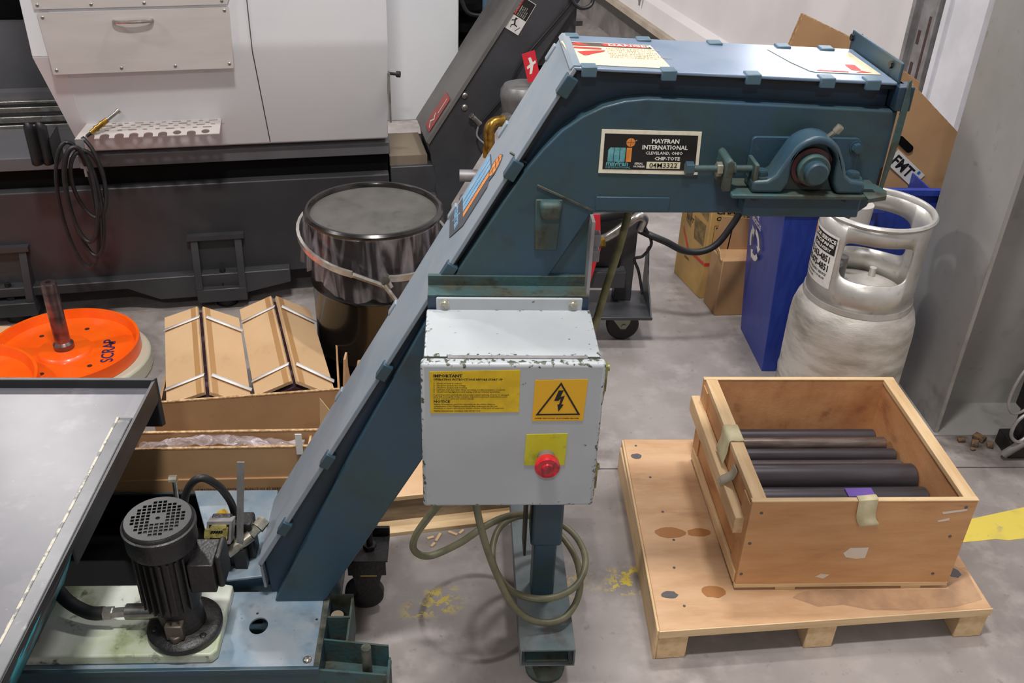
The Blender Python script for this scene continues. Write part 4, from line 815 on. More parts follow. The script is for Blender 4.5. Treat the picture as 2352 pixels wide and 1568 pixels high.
# ================================================================== loading tray over the tank
ty = thing('steel_loading_tray', 'large grey enamelled steel tray with scraped rim in the left foreground', 'tray', (-1.3, 1.6, .3))
MB().box(-2.1, -.842, .85, 2.10, .560, .566).build('tray_floor', TRAYM, ty)
MB().prism([(-2.1, 2.10), (-.800, 2.10), (-.792, 2.112), (-2.1, 2.116)], 'z', .44, .592).build('tray_back_rim', TRAYD, ty, bevel=.002)
b = MB(); b.prism([(.85, .592), (1.92, .592), (1.94, .588), (1.94, .583), (.85, .586)], 'x', -.838, -.806); sr_ = b.build('tray_side_rim', TRAYR, ty, bevel=.002)
MB().box(-.8425, -.836, .85, 1.936, .583, .5935).build('scraped_edge', TRAYS, sr_, bevel=.001)
MB().box(-.846, -.841, .85, 1.935, .566, .590).build('rim_web', TRAYR, ty)
MB().prism([(-.812, .85), (-.806, .85), (-.796, 2.105), (-.803, 2.105)], 'z', .574, .589).prism([(-.808, 1.50), (-.803, 1.50), (-.796, 2.105), (-.803, 2.105)], 'z', .525, .574).build('tray_side_wall', TRAYD, ty)
MB().prism([(-.842, 1.935), (-.806, 1.935), (-.796, 2.105), (-.842, 2.105)], 'z', .560, .566).build('tray_corner', TRAYM, ty)
b = MB(); P_ = [(-.808, .85, .574), (-.804, 1.50, .574), (-.965, 1.70, .2475), (-.985, .85, .2175)]; b.poly(P_); b.build('hopper_side', PEEL, ty, solid=.004)
MB().box(-2.1, -1.0, .90, 1.40, .216, .55).build('hopper_body', TEALD, ty)

for y_ in (1.52, 1.90):
    MB().box(-1.36, -1.32, y_, y_ + .04, .2135 if y_ < 1.7 else .09, .56).build('hopper_leg', TEALD, ty)

# ================================================================== orange reels
def _r(): pass
def reel(cx, cy, r, h, shaft, lab, tilt=0):
    t = thing('orange_flanged_disc', lab, 'disc', (cx, cy, 0), 'orange discs')
    MB().lathe([(0, h), (.085, h), (.090, h - .002), (.098, h - .014), (r - .022, h - .014), (r - .010, h + .018), (r, h + .018), (r + .002, h - .03), (0, h - .03)], (cx, cy, 0), 64).build('disc_body', ORANGE, t)
    for k in range(6):
        a = R(20 + 60 * k); MB().cyl((cx + .16 * math.cos(a), cy + .16 * math.sin(a), h - .0145), (cx + .16 * math.cos(a), cy + .16 * math.sin(a), h - .0130), .009, 14).build('hole', mat('hole_dark', (70, 24, 10), rough=.8), t)
    if shaft:
        b = MB().lathe([(.036, h), (.036, h + .02), (.031, h + .026), (.0275, h + .03), (.0275, h + .268), (.025, h + .273), (.010, h + .273), (.010, h + .26), (0, h + .26)], (cx, cy, 0), 28); b.build('steel_shaft', mat('turned_shaft', (138, 120, 118), (96, 84, 84), 6, .4, .6, .25, metal=.8, st=(1, 1, 4)), t)
    return t
r1 = reel(-1.46, 3.05, .265, .10, True, 'orange flanged steel disc marked SCRAP with an upright steel shaft')
fr = Frame((-1.265, 2.975, .0862), (-.22, .97, 0), (-.97, -.22, 0))
fr.text('lettering', mat('navy_marker', (50, 34, 84), rough=.6), r1, [('SCRAP', .0, .0, .062, 'LEFT', .015, .9)], .0008)
r2 = reel(-1.70, 2.72, .262, .14, False, 'orange flanged disc without shaft, overlapping the bottom left of the other')
r2.location.z = .0
pd = MB().prism(circ(-1.42, 3.04, .262, 40), 'z', .0, .068).build('white_foam_pad', PADW, bevel=.01); tag(pd, 'off-white round foam pad under the shafted orange disc', 'pad')
pd2 = MB().box(-2.05, -1.70, 2.72, 3.22, 0, .09).build('pale_board', PALEPLY); tag(pd2, 'pale wooden board under the left orange disc', 'board')

# ================================================================== black drum
dm = thing('black_drum', 'glossy black steel drum with a dusty lid and plastic bag', 'drum', (-.282, 2.905, 0))
DC = (-.282, 2.905, 0)
MB().lathe([(0, 0), (.215, 0), (.222, .01), (.216, .02), (.216, .24), (.222, .25), (.216, .26), (.216, .48), (.222, .49), (.216, .50), (.216, .72), (0, .72)], DC, 64).build('drum_shell', DRUMB, dm)
MB().lathe([(.212, .715), (.222, .715), (.228, .722), (.229, .733), (.222, .740), (.214, .740), (.209, .733), (.207, .722)], DC, 72, closed=True).build('drum_rim', DRUMB, dm)
MB().lathe([(0, .727), (.19, .727), (.208, .724), (.208, .718), (0, .718)], DC, 64).build('drum_lid', DRUML, dm)
b = MB(); rr_ = random.Random(5)
ph = [rr_.uniform(0, 6.28) for _ in range(4)]
def bagf(s, t_):
    a = 2 * PI * s; fold = .006 * math.sin(9 * a + ph[0]) + .005 * math.sin(23 * a + ph[1] + 3 * t_) + .003 * math.sin(41 * a + ph[2])
    low = .535 + .03 * math.sin(a * 2 + 1.2) + .012 * math.sin(7 * a + ph[3]) + .006 * math.sin(19 * a)
    r_ = .227 + .003 + .010 * t_ + fold * t_
    return Vector((DC[0] + r_ * math.cos(a), DC[1] + r_ * math.sin(a), .725 + (low - .725) * t_))
b.grid(160, 14, bagf); b.build('plastic_bag_skirt', FILM, dm)
# clamp ring hanging round the bag
cr_ = thing('drum_clamp_ring', 'bright steel clamp ring with open lever hanging round the drum bag', 'ring', (-.282, 2.905, .62))
pts = []
for k in range(41):
    a = R(-78 + 336 * k / 40); r_ = .250
    pts.append((DC[0] + r_ * math.cos(a), DC[1] - .004 + r_ * math.sin(a), .640 + .034 * -math.cos(a) + .030 * math.sin(a)))
b = MB(); sec = [(-.005, -.010), (.005, -.010), (.005, .010), (-.005, .010)]
prev = None
for k, p in enumerate(pts):
    a = R(-78 + 336 * k / 40); o_ = Vector((math.cos(a), math.sin(a), 0)); ring = [b.bm.verts.new(Vector(p) + o_ * s0 + Vector((0, 0, s1))) for s0, s1 in sec]
    if prev:
        for i in range(4): b.bm.faces.new((prev[i], prev[(i + 1) % 4], ring[(i + 1) % 4], ring[i]))
    else: b.bm.faces.new(ring)
    prev = ring
b.bm.faces.new(prev[::-1]); b.build('hoop', mat('galvanised_hoop', (214, 210, 206), (190, 186, 180), 30, .4, .6, .22, metal=.7), cr_)
pA = Vector(pts[-1]); pB = Vector(pts[0])
cxm = Vector((-.225, 2.655, .575))
MB().tube([pA, (pA * .4 + cxm * .6), cxm], .009, 6, sub=1).tube([cxm + Vector((-.01, -.005, .01)), cxm + Vector((.035, -.015, -.055)), cxm + Vector((.062, -.02, -.095))], .008, 6, sub=1).build('lever', STEEL, cr_)
MB().tube([pB, cxm + Vector((.01, -.004, .0))], .010, 6, sub=1).cyl(pB + Vector((0, -.012, 0)), pB + Vector((0, .012, 0)), .014, 10).build('link', STEEL, cr_)

# ================================================================== cartons with straps
def gable(name, xl, xr, y0, y1, zr, zv, lab, sk0, sk1):
    t = thing(name, lab, 'carton', ((xl + xr) / 2, (y0 + y1) / 2, 0), 'strapped long cartons')
    xm = (xl + xr) / 2
    def quad(b, a0, a1, b0, b1, th): # inclined board from (a0 at y0 / b0 at y1)
        P = [Vector(a0), Vector(a1), Vector(b1), Vector(b0)]; n = (P[1] - P[0]).cross(P[3] - P[0]).normalized()
        if n.z < 0: n = -n
        T_ = [b.bm.verts.new(p) for p in P]; B_ = [b.bm.verts.new(p - n * th) for p in P]
        b.bm.faces.new(T_); b.bm.faces.new(B_[::-1])
        for i in range(4): b.bm.faces.new((T_[i], B_[i], B_[(i + 1) % 4], T_[(i + 1) % 4]))
    g = .009
    for (xa, za, xb, zb, nm) in ((xl, zv, xm - g, zr, 'left_board'), (xm + g, zr, xr, zv, 'right_board')):
        b = MB(); quad(b, (xa + sk0, y0, za), (xb + sk0, y0, zb), (xa + sk1, y1, za), (xb + sk1, y1, zb), .010); bd = b.build(nm, CARD, t)
        b = MB()
        f0 = .80 if nm == 'left_board' else .06
        def at_(u, v_): return Vector((xa + (xb - xa) * u + sk0 + (sk1 - sk0) * v_, y0 + (y1 - y0) * v_, za + (zb - za) * u + .0008))
        b.poly([at_(f0, 0), at_(f0 + .14, 0), at_(f0 + .14, 1), at_(f0, 1)]); b.build('tape_strip', mat('brown_tape', (176, 134, 88), rough=.35), bd)
    # fill: dark wrapped contents under the gap
    b = MB(); b.prism([(xl + .012, zv - .02), (xm, zr - .022), (xr - .012, zv - .02), (xr - .012, .05), (xl + .012, .05)], 'y', 0, 1, Matrix(((1, sk1 - sk0, 0, sk0), (0, y1 - y0, 0, y0), (0, 0, 1, 0), (0, 0, 0, 1)))); b.build('wrapped_contents', mat('dark_wrapped_stock', (66, 50, 58), (110, 90, 100), 18, .5, .65, .25, coat=.5), t)
    for v_ in (.12, .80):
        y_ = y0 + (y1 - y0) * v_; s_ = sk0 + (sk1 - sk0) * v_; b = MB()
        for (xa, za, xb, zb, ya, yb) in ((xl - .004, zv + .003, xm - .012, zr + .001, 0, .018), (xm + .012, zr + .001, xr + .004, zv + .003, .018, -.0)):
            b.poly([(xa + s_, y_ + ya, za + .0035), (xb + s_, y_ + yb, zb + .0035), (xb + s_, y_ + yb + .016, zb + .0035), (xa + s_, y_ + ya + .016, za + .0035)])
        b.build('strap', STRAP, t, solid=.0015)
    return t
gable('strapped_carton', -.868, -.617, 2.345, 2.86, .385, .340, 'strapped long brown carton, the one nearer the orange discs', 0, -.14)
gable('strapped_carton', -.616, -.372, 2.390, 2.92, .395, .340, 'strapped long brown carton, the one nearer the black drum', 0, -.15)
# open box holding them
ob = thing('open_carton', 'open brown cardboard carton with raised front flap holding the strapped cartons', 'box', (-.62, 2.3, 0))
Mo = Matrix.Translation((-.90, 2.306, 0)) @ Matrix.Rotation(R(7.8), 4, 'Z')
MB().box(0, .545, 0, .006, .0, .37, Mo).build('front_panel', CARDD, ob); MB().box(0, .545, -.001, .007, .37, .3735, Mo).build('corrugated_edge', CARDE, ob)
MB().box(.539, .545, .006, .40, .0, .31, Mo).build('right_panel', CARDD, ob); MB().box(0, .006, .006, .40, .0, .30, Mo).build('left_panel', CARDD, ob)
b = MB(); b.prism([(2.30, .30), (2.33, .42), (2.345, .50), (2.37, .51), (2.375, .46), (2.40, .40), (2.44, .30)], 'x', -.350, -.344, Matrix(((1, .12, .03, -.283), (0, 1, 0, 0), (0, 0, 1, 0), (0, 0, 0, 1)))); b.build('torn_flap', CARDD, ob)
b = MB(); b.prism([(-.405, .40), (-.345, .30), (-.36, .20), (-.42, .16)], 'y', 2.29, 2.295); b.build('side_flap', CARD, ob)
# nearer box
nb = thing('printed_carton', 'long open brown cardboard carton with faint print, behind the pump motor', 'box', (-.68, 2.2, 0))
Mn = Matrix.Translation((-1.0, 2.112, 0)) @ Matrix.Rotation(R(1.5), 4, 'Z')
MB().box(0, .58, .003, .009, .0, .347, Mn).build('front_panel', CARDD, nb); MB().box(0, .58, .002, .010, .347, .3505, Mn).build('corrugated_edge', CARDE, nb)
MB().box(0, .58, -.004, .003, .0, .243, Mn).build('lower_panel', CARDD, nb, bevel=.001)
MB().box(0, .62, .078, .084, .0, .347, Mn).build('rear_panel', CARDD, nb); MB().box(0, .62, .077, .085, .347, .3505, Mn).build('corrugated_edge', CARDE, nb)
MB().box(0, .006, .009, .078, 0, .33, Mn).build('left_panel', CARD, nb); MB().box(.574, .58, .009, .078, 0, .33, Mn).build('right_panel', CARD, nb)
fN = Frame((-.80, 2.1125, .215), (1, .026, 0), (0, 0, 1))
fN.text('lettering', INKB, nb, [('PRODUCT OF MATERIAL AUTHENTICITY INSPECTION AT ARRIVAL', .0, -.012, .012, 'LEFT', .02, .85), ('PER LOT GROSS', .0, -.035, .012, 'LEFT', .02, .9), ('WEIGHT 24.5 KG', .0, -.055, .012, 'LEFT', .02, .9), ('C/NO        OF   PCS', .0, -.085, .012, 'LEFT', .02, 1)], .0008)
b = MB()
rn2 = random.Random(9)
b.grid(60, 10, lambda s, t_: Vector((-.90 + .46 * s, 2.128 + .012 * s + .050 * t_, .325 + .040 * math.sin(PI * min(1, s * 1.08)) * math.sin(PI * (.25 + .6 * t_)) + .003 * math.sin(40 * s + 7 * t_) + .002 * math.sin(90 * s - 13 * t_))))
b.build('plastic_film', FILM2, nb)
MB().box(-.452, -.434, 2.118, 2.121, .33, .40).build('white_strap_end', STRAP, nb)
# small amber pack near the drum
am = MB().box(-.72, -.62, 3.18, 3.26, 0, .06).build('film_wrapped_pack', mat('amber_film', (120, 96, 50), (70, 60, 40), 20, .4, .6, .2, coat=.5)); tag(am, 'small amber film-wrapped pack on the floor by the lathe foot', 'pack')
yb = thing('small_yellow_carton', 'small tan wooden block box right of the strapped cartons', 'box', (-.27, 2.45, 0))
MB().box(-.335, -.20, 2.50, 2.66, .0, .30).build('block_body', mat('tan_wood_box', (190, 146, 84), rough=.7), yb, bevel=.004); MB().box(-.335, -.20, 2.496, 2.50, .18, .20).build('block_rail', PINE, yb)

# ================================================================== plywood offcut and pallet behind the leg
pw = thing('low_plywood_crate', 'low pale plywood topped crate on the floor behind the enclosure', 'crate', (.0, 2.3, 0))
Mp = Matrix.Translation((-.02, 2.30, 0)) @ Matrix.Rotation(R(9), 4, 'Z')
MB().box(-.26, .10, -.08, .22, .098, .112, Mp).build('top_sheet', PALEPLY, pw); MB().box(-.26, .10, -.085, -.08, .098, .112, Mp).build('sheet_edge', PINE, pw)
MB().box(-.24, .20, -.075, -.06, .012, .098, Mp).build('front_board', GREYWOOD, pw); MB().box(-.24, .20, .14, .155, .0, .098, Mp).build('rear_board', GREYWOOD, pw)
MB().box(-.24, -.22, -.06, .14, .0, .098, Mp).box(.0, .02, -.06, .14, .0, .098, Mp).build('cross_board', GREYWOOD, pw)
MB().box(-.24, .22, -.13, -.062, .0, .012, Mp).build('bottom_sheet', PINE, pw)
for i, (x, y, l, a) in enumerate(((.105, 2.226, .035, .1), (.119, 2.252, .028, -.2), (-.016, 2.149, .03, -.5), (.07, 2.162, .022, -.4), (.01, 2.155, .02, .9), (-.06, 2.132, .035, 1.2), (-.083, 2.13, .02, .4), (.09, 2.20, .02, .3), (.13, 2.21, .018, -.9), (-.075, 2.10, .018, 1.0))):
    c = MB().box(-l / 2, l / 2, -.004 - .003 * (i < 2), .004 + .003 * (i < 2), 0.0002, .004, Matrix.Translation((x, y, 0)) @ Matrix.Rotation(a, 4, 'Z')).build('wood_splinter', SAW)
    tag(c, ['larger pale wood splinter nearer the leg, left of a pair', 'large pale wood splinter touching the low plywood crate', 'pale wood splinter slanting down left, in the middle of the cable loop', 'thin pale splinter right of the slanting one', 'short pale splinter between the two long thin ones', 'long pale splinter nearest the caster', 'short pale splinter beside the longest one', 'small pale splinter just below the large pair', 'tiny pale splinter right of the large pair', 'tiny pale splinter nearest the circular floor stain'][i], 'splinter', 'wood splinters on the floor')

# ================================================================== pallet, crate, bars
pl = thing('plywood_pallet', 'low plywood pallet on three timber runners under the open crate', 'pallet', (.96, 2.06, 0))
Q = [(.520, 1.668), (1.432, 1.731), (1.432, 2.47), (.545, 2.475)]
MB().prism(Q, 'z', .088, .108).build('deck', WOODP, pl, bevel=.002)
MB().prism([(.519, 1.664), (1.434, 1.727), (1.434, 1.731), (.519, 1.668)], 'z', .083, .107).build('deck_edge', PINE, pl)
for (xa, xb, dy) in ((.520, .600, 0), (.925, 1.005, 0), (1.352, 1.432, 0)):
    k = (xa + xb) / 2; y0 = 1.668 + (k - .52) * .069; x_ = (k - .52) / .912
    MB().prism([(xa, y0 - .003), (xb, y0 + .002), (xb + .012 * (1 - x_) - .0, 2.46), (xa + .012 * (1 - x_), 2.46)], 'z', 0, .088).build('runner', PINEX, pl, bevel=.003)
MB().prism([(.513, 1.668), (.520, 1.668), (.545, 2.475), (.538, 2.475)], 'z', .0, .107).build('side_board', PINEX, pl, bevel=.002)
fQ = Frame((0, 0, .1082), (1, 0, 0), (0, 1, 0))
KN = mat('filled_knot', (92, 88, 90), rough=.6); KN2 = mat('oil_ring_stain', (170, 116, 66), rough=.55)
def blob(cx, cy, rx, ry, seed):
    r_ = random.Random(seed); return [(cx + rx * (1 + r_.uniform(-.12, .12)) * math.cos(2 * PI * k / 14), cy + ry * (1 + r_.uniform(-.12, .12)) * math.sin(2 * PI * k / 14)) for k in range(14)]
for bl in (blob(.573, 2.385, .018, .014, 1), blob(.568, 1.79, .022, .014, 2), blob(1.385, 1.86, .02, .02, 3)): fQ.flat('dark_knot', KN, pl, [bl], .0006)
fQ.flat('dark_deck_patch', mat('dark_deck_patch', (172, 138, 110), (192, 156, 122), 12, .4, .6, .45), pl, [[(.90, 1.775), (.96, 1.742), (1.03, 1.748), (1.10, 1.728), (1.2, 1.725), (1.33, 1.735), (1.42, 1.76), (1.425, 1.86), (1.36, 1.93), (1.345, 1.80), (.95, 1.80), (.92, 1.79)]], .0003)  # darker patch on the deck in front and right of the crate
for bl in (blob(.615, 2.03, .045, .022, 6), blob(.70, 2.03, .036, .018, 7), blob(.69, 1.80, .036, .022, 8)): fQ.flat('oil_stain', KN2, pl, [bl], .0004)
for (x, y) in ((.60, 2.28), (.61, 2.12), (.62, 2.0), (.60, 1.89), (.60, 1.75), (.58, 2.44)): MB().cyl((x, y, .108), (x, y, .1092), .004, 10).build('nail_head', KN, pl)

ck = thing('open_wooden_crate', 'open topped plywood crate of steel bars standing on the pallet', 'crate', (1.045, 2.09, .108))
X0, X1, Y0, Y1, Z0, Z1 = .752, 1.337, 1.803, 2.372, .128, .423
MB().box(X0 - .006, X1, Y0, Y0 + .012, Z0, Z1).build('front_panel', WOODC, ck, bevel=.001)
MB().box(X0 - .006, X1, Y1 - .012, Y1, Z0, Z1).build('rear_panel', WOODI, ck, bevel=.001)
MB().box(X1 - .030, X1, Y0 + .012, Y1 - .012, Z0, Z1).build('right_panel', WOODI, ck, bevel=.001)
MB().box(X0 - .001, X0 + .012, Y0 + .012, Y1 - .012, Z0, Z1 - .012).build('left_panel', WOODI, ck, bevel=.001)
MB().box(X0 + .004, X1 - .004, Y0 + .004, Y1 - .004, Z0 - .012, Z0).build('bottom_panel', WOODI, ck)
for (n_, a) in (('top_rail', (X0 - .002, X0 + .034, Y0 + .012, Y1 - .012, Z1 - .018, Z1)), ('top_rail', (X1 - .034, X1 + .001, Y0 + .012, Y1 - .012, Z1 - .014, Z1 + .0005))): MB().box(*a).build(n_, PINEX, ck, bevel=.001)
for (a) in ((X0 - .007, X1 + .001, Y0 - .001, Y0 + .0135, Z1 - .002, Z1 + .0008), (X0 - .007, X1 + .001, Y1 - .0135, Y1 + .001, Z1 - .002, Z1 + .0008), (X0 - .007, X1 - .002, Y0 - .001, Y0 + .012, Z0 - .008, Z0 + .004)): MB().box(*a).build('ply_edge', PINE, ck)
# battens on the left side
MB().box(X0 - .030, X0 - .002, Y0 + .03, Y1 + .02, .288, .342).build('batten', PINEX, ck, bevel=.002)
MB().box(X0 - .010, X0 - .001, Y0 + .012, Y1 - .012, Z0, .165).build('lower_batten', PINEX, ck, bevel=.002)
for (ya, yb) in ((Y1 - .06, Y1 - .012), (Y0 + .012, Y0 + .07)): MB().box(X0 - .006, X0 - .001, ya, yb, Z0, Z1 - .02).build('corner_post', WOODC, ck)
for x in (.86, 1.21): MB().box(x, x + .055, Y0 + .002, Y1, .1085, .1165).build('skid', PINE, ck)
for (x, z) in ((.775, .385), (.762, .28), (.757, .17), (1.31, .40), (1.295, .30), (1.285, .165)): MB().cyl((x + (0 if x < 1 else 0), Y0 - .001, z), (x, Y0 + .002, z), .0045, 10).build('nail_head', KN, ck)
fK = Frame((0, Y0, 0), (1, 0, 0), (0, 0, 1))
for sc_ in [[(1.02, .243), (1.035, .262), (1.085, .263), (1.083, .225), (1.06, .222), (1.03, .228)], [(.96, .158), (.975, .168), (1.0, .165), (.985, .150)], [(1.25, .385), (1.315, .395), (1.315, .388), (1.255, .377)], [(1.245, .355), (1.275, .365), (1.278, .356), (1.25, .350)]]: fK.flat('scuff', mat('scuffed_white', (220, 206, 190), rough=.7), ck, [sc_], .0006)
# bars
def bar(y, z, r, x0, x1, lab, m_=BARM, bore=0):
    b = MB(); c = r * .12
    b.lathe([(0, 0), (r - c, 0), (r, c), (r, x1 - x0 - c), (r - c, x1 - x0), (0, x1 - x0)], (x0, y, z), 32, (1, 0, 0)); o = b.build('steel_bar', m_)
    tag(o, lab, 'bar', 'steel bars in the crate'); return o
bar(2.263, .276, .0255, .800, 1.268, 'dark round steel bar along the crate rear panel, farthest of the top row')
bar(2.218, .284, .0225, .800, 1.283, 'shiny ground steel bar between two dark bars in the crate', BARL)
bar(2.171, .276, .0235, .800, 1.296, 'dark smooth steel bar just in front of the shiny one')
bar(2.126, .272, .0210, .800, 1.298, 'dull brownish steel bar behind the thickest bar', mat('dull_bar', (96, 88, 88), (78, 72, 74), 8, .4, .6, .42, metal=.4, st=(.6, 6, 6)))
bar(2.058, .286, .0420, .800, 1.304, 'thickest black steel bar of the top row in the crate')
bar(1.968, .278, .0400, .800, 1.303, 'dark steel bar of the top row nearest the crate front panel')
for y_, lb_ in ((1.872, 'dark steel bar of the bottom layer by the crate front panel'), (1.979, 'dark steel bar of the bottom layer, second from the crate front'), (2.086, 'dark steel bar in the middle of the bottom layer in the crate'), (2.193, 'dark steel bar of the bottom layer, second from the crate rear'), (2.300, 'dark steel bar of the bottom layer by the crate rear panel')):
    bar(y_, .1815, .053, .800, 1.29, lb_)
# masking tape pieces
def ribbon(name, pts, wdir, w_, m_, lab, th=.0012, jag=True):
    b = MB(); P = spline([Vector(p) for p in pts], 4); wd = Vector(wdir).normalized(); r_ = random.Random(len(pts)); A = []; B = []
    for i, p in enumerate(P):
        e = (r_.uniform(-.004, .004) if jag and i > len(P) - 4 else 0); A.append(b.bm.verts.new(p)); B.append(b.bm.verts.new(p + wd * (w_ + e)))
    for i in range(len(P) - 1): b.bm.faces.new((A[i], A[i + 1], B[i + 1], B[i]))
    o = b.build(name, m_, None, solid=th); tag(o, lab, 'tape'); return o
ribbon('masking_tape', [(1.02, 1.83, .415), (1.02, 1.818, .4262), (1.02, 1.802, .4262), (1.02, 1.7995, .42), (1.025, 1.7990, .37), (1.04, 1.7985, .34)], (1, 0, .1), .05, TAPE, 'masking tape strip folded over the front panel of the crate')
ribbon('masking_tape', [(.79, 2.05, .40), (.788, 2.05, .4250), (.77, 2.05, .4252), (.748, 2.05, .4245), (.744, 2.045, .39), (.735, 2.04, .352)], (0, 1, 0), .075, TAPE, 'masking tape strip folded over the left top rail of the crate')
ribbon('masking_tape', [(.7475, 1.95, .40), (.742, 1.955, .37), (.722, 1.965, .345), (.716, 1.97, .33)], (0, 1, 0), .035, mat('grey_tape', (176, 166, 150), rough=.6), 'greyish torn tape scrap on the left side batten of the crate', jag=True)
pt = MB().prism([(1.0, .420), (1.0, .426), (1.07, .427), (1.07, .420)], 'y', 1.818, 1.85).build('purple_marked_tape', PURPLE); tag(pt, 'purple marked tape scrap inside the crate front edge', 'tape')
rtp = ribbon('masking_tape', [(1.3395, 1.86, .40), (1.345, 1.86, .36), (1.350, 1.862, .33)], (0, 1, 0), .03, TAPE, 'small tape scrap on the outer right side of the crate')

# ================================================================== propane cylinder
tk = thing('propane_cylinder', 'scuffed aluminium propane cylinder with a tall guard collar', 'cylinder', (1.33, 2.72, 0))
TC = (1.33, 2.725, 0)
MB().lathe([(.15, 0), (.165, 0), (.165, .06), (.195, .075), (.203, .12), (.203, .20), (.2055, .205), (.203, .21), (.203, .42), (.200, .46), (.190, .495), (.172, .525), (.15, .543), (.10, .555), (0, .56)], TC, 72).build('tank_shell', ALUW, tk)
def colz(a):
    lo, hi = .5, .835; gaps = []
    for (ac, aw, z0, z1) in ((257, 39, .640, .772), (80, 60, .62, .765)):
        da = abs((a - ac + 180) % 360 - 180) / aw
        if da < 1: h_ = (z1 - z0) / 2 * (1 - da ** 5) ** .2; zc = (z0 + z1) / 2; return zc - h_, zc + h_
    return .70, .70
b = MB(); NA = 360; rings = []
for k in range(NA):
    a = k * 360 / NA; zl, zh = colz(a); q = [(.525, 0), (.525 * .5 + zl * .5, 0), (zl, 0), (zh, 0), (zh * .5 + .815, 0) if False else (zh * .5 + .83 * .5, 0), (.83, 0)]
    rings.append([b.bm.verts.new((TC[0] + .168 * math.cos(R(a)), TC[1] + .168 * math.sin(R(a)), z)) for z, _ in q])
for k in range(NA):
    A, B_ = rings[k], rings[(k + 1) % NA]
    for i in (0, 1, 3, 4): b.bm.faces.new((A[i], B_[i], B_[i + 1], A[i + 1]))
bmesh.ops.remove_doubles(b.bm, verts=b.bm.verts, dist=1e-5)
b.build('guard_collar', ALU, tk, solid=.006)
MB().lathe([(.164, .822), (.172, .822), (.179, .827), (.181, .833), (.176, .839), (.168, .839), (.164, .833)], TC, 72, closed=True).build('collar_rim', ALU, tk)
MB().lathe([(.168, .522), (.177, .522), (.175, .54), (.168, .54)], TC, 72, closed=True).build('collar_foot', ALU, tk)
MB().cyl((1.255, 2.73, .545), (1.255, 2.73, .66), .018, 14).cyl((1.255, 2.73, .64), (1.22, 2.70, .64), .014, 10).build('valve', GREYC, tk)
MB().lathe([(0, 0), (.022, 0), (.026, .006), (.026, .018), (.020, .024), (0, .024)], (1.255, 2.78, .78), 20).build('hand_wheel', mat('dark_knob', (70, 64, 62), rough=.5), tk)
MB().cyl((1.255, 2.78, .60), (1.255, 2.78, .78), .008, 8).build('valve_stem', BRASS, tk)
MB().cyl((1.40, 2.80, .55), (1.40, 2.80, .585), .012, 10).build('gauge_port', ALU, tk)
MB().cyl((1.285, 2.80, .70), (1.29, 2.80, .82), .055, 24).build('inner_cap', mat('matt_silver_cap', (176, 172, 168), rough=.5), tk)
# curved label on the collar
def curved(name, m_, parent, a0, a1, z0, z1, r_, n=10):
    b = MB(); b.grid(n, 1, lambda s, t_: Vector((TC[0] + r_ * math.cos(R(a0 + (a1 - a0) * s)), TC[1] + r_ * math.sin(R(a0 + (a1 - a0) * s)), z0 + (z1 - z0) * t_))); return b.build(name, m_, parent, smooth=True)
lb = curved('collar_label', LABELW, tk, 158, 213, .590, .770, .1725)
curved('label_black_band', INK, lb, 172, 211, .705, .762, .1732)
curved('label_flame', ORGI, lb, 160, 169, .73, .762, .1732, 3)
b = MB()
def ctext(items, m_, name, r_):
    b = MB()
    for (st_, a0, z, size, bold, sx) in items:
        cu = bpy.data.curves.new('t', 'FONT'); cu.body = st_; cu.size = size; cu.offset = bold * size; cu.resolution_u = 2
        ob_ = bpy.data.objects.new('t', cu); me = bpy.data.meshes.new_from_object(ob_); vs = []
        for v in me.vertices:
            a = R(a0) + v.co.x * sx / r_; vs.append(b.bm.verts.new((TC[0] + r_ * math.cos(a), TC[1] + r_ * math.sin(a), z + v.co.y)))
        for pg in me.polygons:
            try: b.bm.faces.new([vs[i] for i in pg.vertices])
            except ValueError: pass
        bpy.data.objects.remove(ob_); bpy.data.curves.remove(cu); bpy.data.meshes.remove(me)
    return b.build(name, m_, lb, recalc=False, smooth=False)
ctext([('313-363-4851', 160, .675, .030, .03, .86), ('800-875-4851', 160, .645, .030, .03, .86), ('24 HOUR DELIVERY SERVICE', 161, .628, .011, .02, .98), ('CYLINDER PROPERTY OF SELLER', 161, .614, .009, .02, 1), ('COMMERCIAL USE', 161, .601, .009, .02, 1)], INK, 'lettering', .1734)
ctext([('FOR SERVICE', 173, .744, .017, .03, 1.15), ('PROPANE', 174, .728, .015, .03, 1.6), ('DELIVERY', 176, .711, .014, .03, 1.5)], WHITEI, 'band_lettering', .1740)

